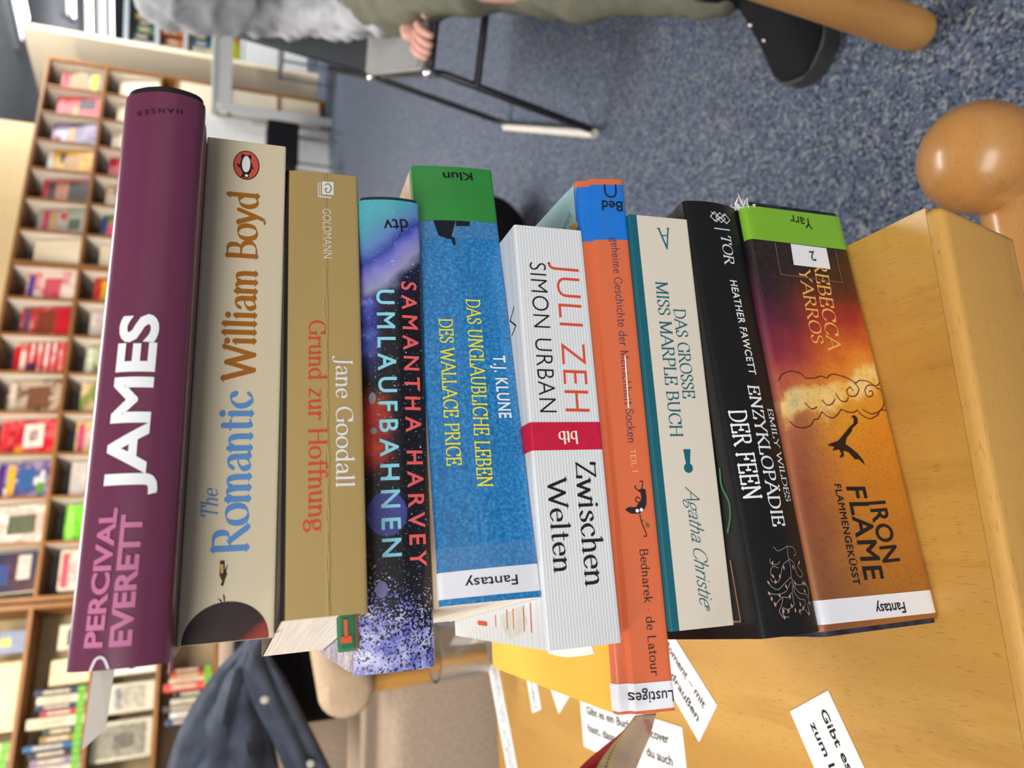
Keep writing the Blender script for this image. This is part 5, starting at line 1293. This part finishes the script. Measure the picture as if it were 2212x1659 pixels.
shelf_books(5.12, zD, [((120, 40, 36), .030, .26), ((206, 110, 50), .030, .25), ((226, 210, 180), .024, .255), ((226, 80, 74), .050, .285), ((26, 26, 30), .04, .22), ((206, 200, 190), .036, .24), ((90, 84, 80), .036, .28), ((222, 222, 218), .04, .24), ((60, 80, 120), .04, .26)], 'on the bookcase shelf behind the jacket')
def face_out(name, label, cat, s0, s1, z, h, off, col, blocks, tilt=.10):
    t = thing(name, label, cat, wp((s0+s1)/2, off, z))
    M = Matrix((Wd, Wn*math.cos(tilt)-Vector((0, 0, 1))*math.sin(tilt), Wn*math.sin(tilt)+Vector((0, 0, 1))*math.cos(tilt))).transposed()
    u_ = M @ Vector((0, 0, 1)); n_ = M @ Vector((0, 1, 0)); d_ = M @ Vector((1, 0, 0)); c = wp((s0+s1)/2, off, z+.003)
    w = s1-s0
    bm = NB(); box(bm, c+u_*h/2, (w, .016, h), M, .002, 1); link('cover', bm, plain('faceout_%d_%d_%d' % col, S(*col), .5, var=.1, vsc=30), t)
    for nm, x0, x1, y0, y1, cc in blocks:
        bm = NB(); box(bm, c+d_*(-w/2+w*(x0+x1)/2)+u_*(h*(y0+y1)/2)-n_*.0085, (w*(x1-x0), .002, h*(y1-y0)), M); link(nm, bm, plain('print_%d_%d_%d' % cc, S(*cc), .5, var=.25, vsc=26), t)
    return t
face_out('picture_book', 'pale grey picture book standing face out on the bookcase, nearer the card strip', 'book', 5.17, 5.34, zC, .27, .06, (206, 198, 176), [('picture', .1, .9, .2, .8, (176, 168, 150)), ('headline', .15, .8, .7, .85, (170, 170, 176))])
face_out('picture_book', 'grey marbled picture book standing face out, left of the pale one', 'book', 5.38, 5.60, zC, .33, .06, (196, 190, 168), [('picture', .1, .9, .1, .9, (140, 134, 116)), ('picture_detail', .3, .7, .3, .65, (206, 200, 182))])
face_out('picture_book', 'white picture book with dark violet print on the bookcase', 'book', 4.96, 5.12, zC, .28, .06, (226, 218, 204), [('picture', .25, .8, .45, .55, (74, 40, 70))])
face_out('greeting_card', 'cream card with dark picture in the bookcase, right of the books', 'card', 4.78, 4.93, zB, .20, .10, (214, 200, 170), [('picture', .2, .85, .3, .75, (40, 44, 60))])
face_out('folded_sheet', 'cream paper sheet leaning in the bookcase below the dark card', 'paper', 4.98, 5.13, zB, .24, .12, (238, 216, 170), [('fold', .45, .5, 0, 1, (216, 190, 140))], .25)
face_out('leaflet', 'blue grey leaflet with yellow spot on the topmost visible shelf', 'leaflet', 4.80, 4.93, zA, .22, .05, (126, 136, 160), [('badge', .3, .7, .35, .6, (222, 196, 100))])
face_out('display_board', 'plain cream board standing on the topmost visible shelf', 'board', 4.97, 5.36, zA, .33, .10, (240, 216, 166), [('edge', 0, .03, 0, 1, (206, 170, 110))])

# --- white display table, cabinet, steel shelves beyond
dt = thing('display_table', 'tall pale grey steel table beyond the chair back', 'table', (2.8, 6.85, 0))
bm = NB(); box(bm, (2.81, 6.86, .985), (1.08, .36, .05), None, .004, 1); link('tabletop', bm, M_TABLEW, dt)
bm = NB(); box(bm, (2.81, 6.70, .905), (1.04, .03, .11), None, .003, 1); link('apron', bm, M_STEEL, dt)
for x, y in ((2.315, 6.70), (3.30, 6.70), (2.315, 7.01), (3.30, 7.01)):
    bm = NB(); box(bm, (x, y, .48), (.07, .05, .96), None, .003, 1); link('leg', bm, M_STEEL, dt)
cb = thing('white_cabinet', 'white lacquered cabinet between the magazine rack and the steel table', 'cabinet', wp(.90, -.15, 0))
bm = NB(); wbx(bm, .64, 1.16, -.26, -.03, 0, 1.16, .004); link('body', bm, M_WHITELAC, cb)
bm = NB(); wbx(bm, .65, 1.15, -.272, -.26, .03, 1.14, .002); link('door', bm, M_WHITELAC, cb)
d0 = cb.children[-1]; bm = NB(); tube(bm, [wp(.70, -.285, .55), wp(.70, -.285, .68)], .006, 8); link('handle', bm, M_CHROME, d0, 50)
bb = thing('upholstered_stool', 'black upholstered stool on thin legs in front of the white cabinet', 'stool', (1.86, 6.12, 0))
bm = NB(); box(bm, (1.86, 6.12, .46), (.34, .30, .24), None, .02, 2); link('seat', bm, M_BLACK, bb)
for x, y in ((1.72, 6.0), (2.0, 6.0), (1.72, 6.24), (2.0, 6.24)):
    bm = NB(); tube(bm, [(x, y, .002), (x, y, .345)], .010, 8); link('leg', bm, plain('dull_frame', S(96, 98, 110), .5), bb)
gc = thing('metal_frame_chair', 'dark thin-framed chair standing behind the steel table leg', 'chair', (3.0, 6.6, 0))
for x, y in ((2.72, 6.5), (3.12, 6.5), (2.72, 6.88), (3.12, 6.88)):
    bm = NB(); tube(bm, [(x, y, .003), (x, y, .44)], .011, 8); link('leg', bm, plain('dull_frame', S(96, 98, 110), .5), gc)
bm = NB(); box(bm, (2.92, 6.69, .455), (.44, .42, .03), None, .01, 2); link('seat', bm, plain('dull_seat', S(118, 116, 124), .7), gc)
bm = NB(); tube(bm, [(2.72, 6.5, .18), (3.12, 6.5, .18)], .009, 8); link('stretcher', bm, plain('dull_frame', S(96, 98, 110), .5), gc)
lb = thing('lime_tote', 'lime green tote on the shelf seen through the steel table', 'bag', (4.0, 9.6, .8))
BX0 = 3.55
fs = thing('steel_bookshelf', 'white steel bookshelf far beyond the partition at the upper edge', 'bookshelf', (4.9, 10.1, 0))
for x in (BX0, 5.35, 6.6):
    bm = NB(); box(bm, (x, 10.15, 1.06), (.05, .30, 2.12)); link('upright', bm, M_STEEL, fs)
fz = [2.10, 1.755, 1.43, 1.10, .76, .40]
for z in fz:
    bm = NB(); box(bm, (5.05, 10.15, z), (3.1, .30, .05)); link('shelf', bm, M_STEEL, fs)
cols = list(cn)
rnd = random.Random(5)
for row, z in enumerate(fz[1:]):
    x = 4.05; k = 0; wn = ['the top', 'the second', 'the third', 'the fourth', 'the fifth'][row]
    names = ['first', 'second', 'third', 'fourth', 'fifth', 'sixth', 'seventh', 'eighth', 'ninth', 'tenth', 'eleventh', 'twelfth', 'thirteenth', 'fourteenth', 'fifteenth', 'sixteenth']
    while x < 5.15 and k < 16:
        th = rnd.uniform(.05, .10); h = rnd.uniform(.19, .26); c = cols[rnd.randrange(len(cols))]
        t = thing('shelf_book', '%s book, %s from the left on %s far steel shelf' % (cn[c], names[k], wn), 'book', (x+th/2, 10.1, z+.025), 0, 'books on the far steel shelves')
        bm = NB(); box(bm, (x+th/2, 10.10, z+.0255+h/2), (th-.004, .16, h)); link('cover', bm, plain('spine_%d_%d_%d' % c, S(*c), .5, .4, var=.12), t)
        bm = NB(); box(bm, (x+th/2, 10.018, z+.0255+h*.6), (th*.5, .006, h*.5)); link('lettering', bm, plain('spine_lettering', S(206, 190, 160), .5, var=.3, vsc=120), t)
        x += th+rnd.choice([0, 0, 0, .04]); k += 1
bm = NB(); bmesh.ops.create_uvsphere(bm, u_segments=20, v_segments=12, radius=1, matrix=Matrix.Translation((3.98, 9.55, .912)) @ Matrix.Diagonal((.17, .10, .13, 1))); link('body', bm, plain('lime_fabric', S(186, 190, 20), .7), lb, 60)
bm = NB(); tube(bm, crom([(3.90, 9.55, 1.0), (3.92, 9.55, 1.10), (4.04, 9.55, 1.10), (4.06, 9.55, 1.0)], 5), .012, 8); link('handle', bm, plain('lime_fabric', S(186, 190, 20), .7), lb, 60)
st_ = thing('low_stand', 'white low stand carrying the lime green tote', 'stand', (4.0, 9.55, 0)); bm = NB(); box(bm, (4.0, 9.55, .375), (.6, .3, .75), None, .005, 1); link('body', bm, M_WHITELAC, st_); bm = NB(); box(bm, (4.0, 9.55, .765), (.64, .34, .03), None, .004, 1); link('top', bm, M_WHITELAC, st_)

# --- ceiling lamps: a bright tube beside a row of round reflector cells
M_TUBE = emis('lamp_tube', (1, .99, .95, 1), 5.0); M_CELL = emis('reflector_cell', (.95, .97, 1, 1), 1.3)
M_LOUV = plain('louvre_grey', S(150, 154, 160), .45, .5, .3)
CZ = 3.10
def lamp(a, b, side, label, w=.07, n=9, tb=True):
    a = Vector((a.x, a.y, CZ)); b = Vector((b.x, b.y, CZ)); d = (b-a); L = d.length; d.normalize(); lat = Vector((-d.y, d.x, 0))*side
    t = thing('ceiling_lamp', label, 'lamp', (a+b)/2, 0, 'strip lamps on the grey ceiling')
    M = Matrix((d, lat, d.cross(lat))).transposed()
    bm = NB(); box(bm, (a+b)/2+lat*w*1.2-Vector((0, 0, .03)), (L+.1, w*5.2, .06), M); link('housing', bm, M_LOUV, t)
    bm = NB(); box(bm, (a+b)/2-Vector((0, 0, .068)), (L, w, .02), M); link('tube', bm, M_TUBE, t)
    for k in range(n):
        p = a+d*(L*(k+.5)/n)+lat*w*2.4-Vector((0, 0, .064))
        bm = NB(); lathe(bm, [(0, -.006), (w*.42, -.006), (w*.5, .004), (0, .004)], 14, Matrix.Translation(p)); link('reflector_cell', bm, M_CELL, t, 50)
def cl(px, py): return fl(px, py, CZ-.07)
lamp(cl(60, 46), cl(38, -60), -1, 'strip lamp nearest the viewer on the grey ceiling, beside the cream wall corner', .13, 12)
lamp(cl(160, 38), cl(156, -90), -1, 'strip lamp on the grey ceiling, first in the row beyond the partition', .16, 8)
lamp(cl(199, 84), cl(195, -90), -1, 'strip lamp on the grey ceiling, second in the row beyond the partition', .18, 10)
lamp(cl(224, 90), cl(220, -90), -1, 'strip lamp on the grey ceiling, third in the row beyond the partition', .18, 10)
lamp(cl(244, 92), cl(241, -90), -1, 'strip lamp on the grey ceiling, farthest in the row beyond the partition', .18, 10)
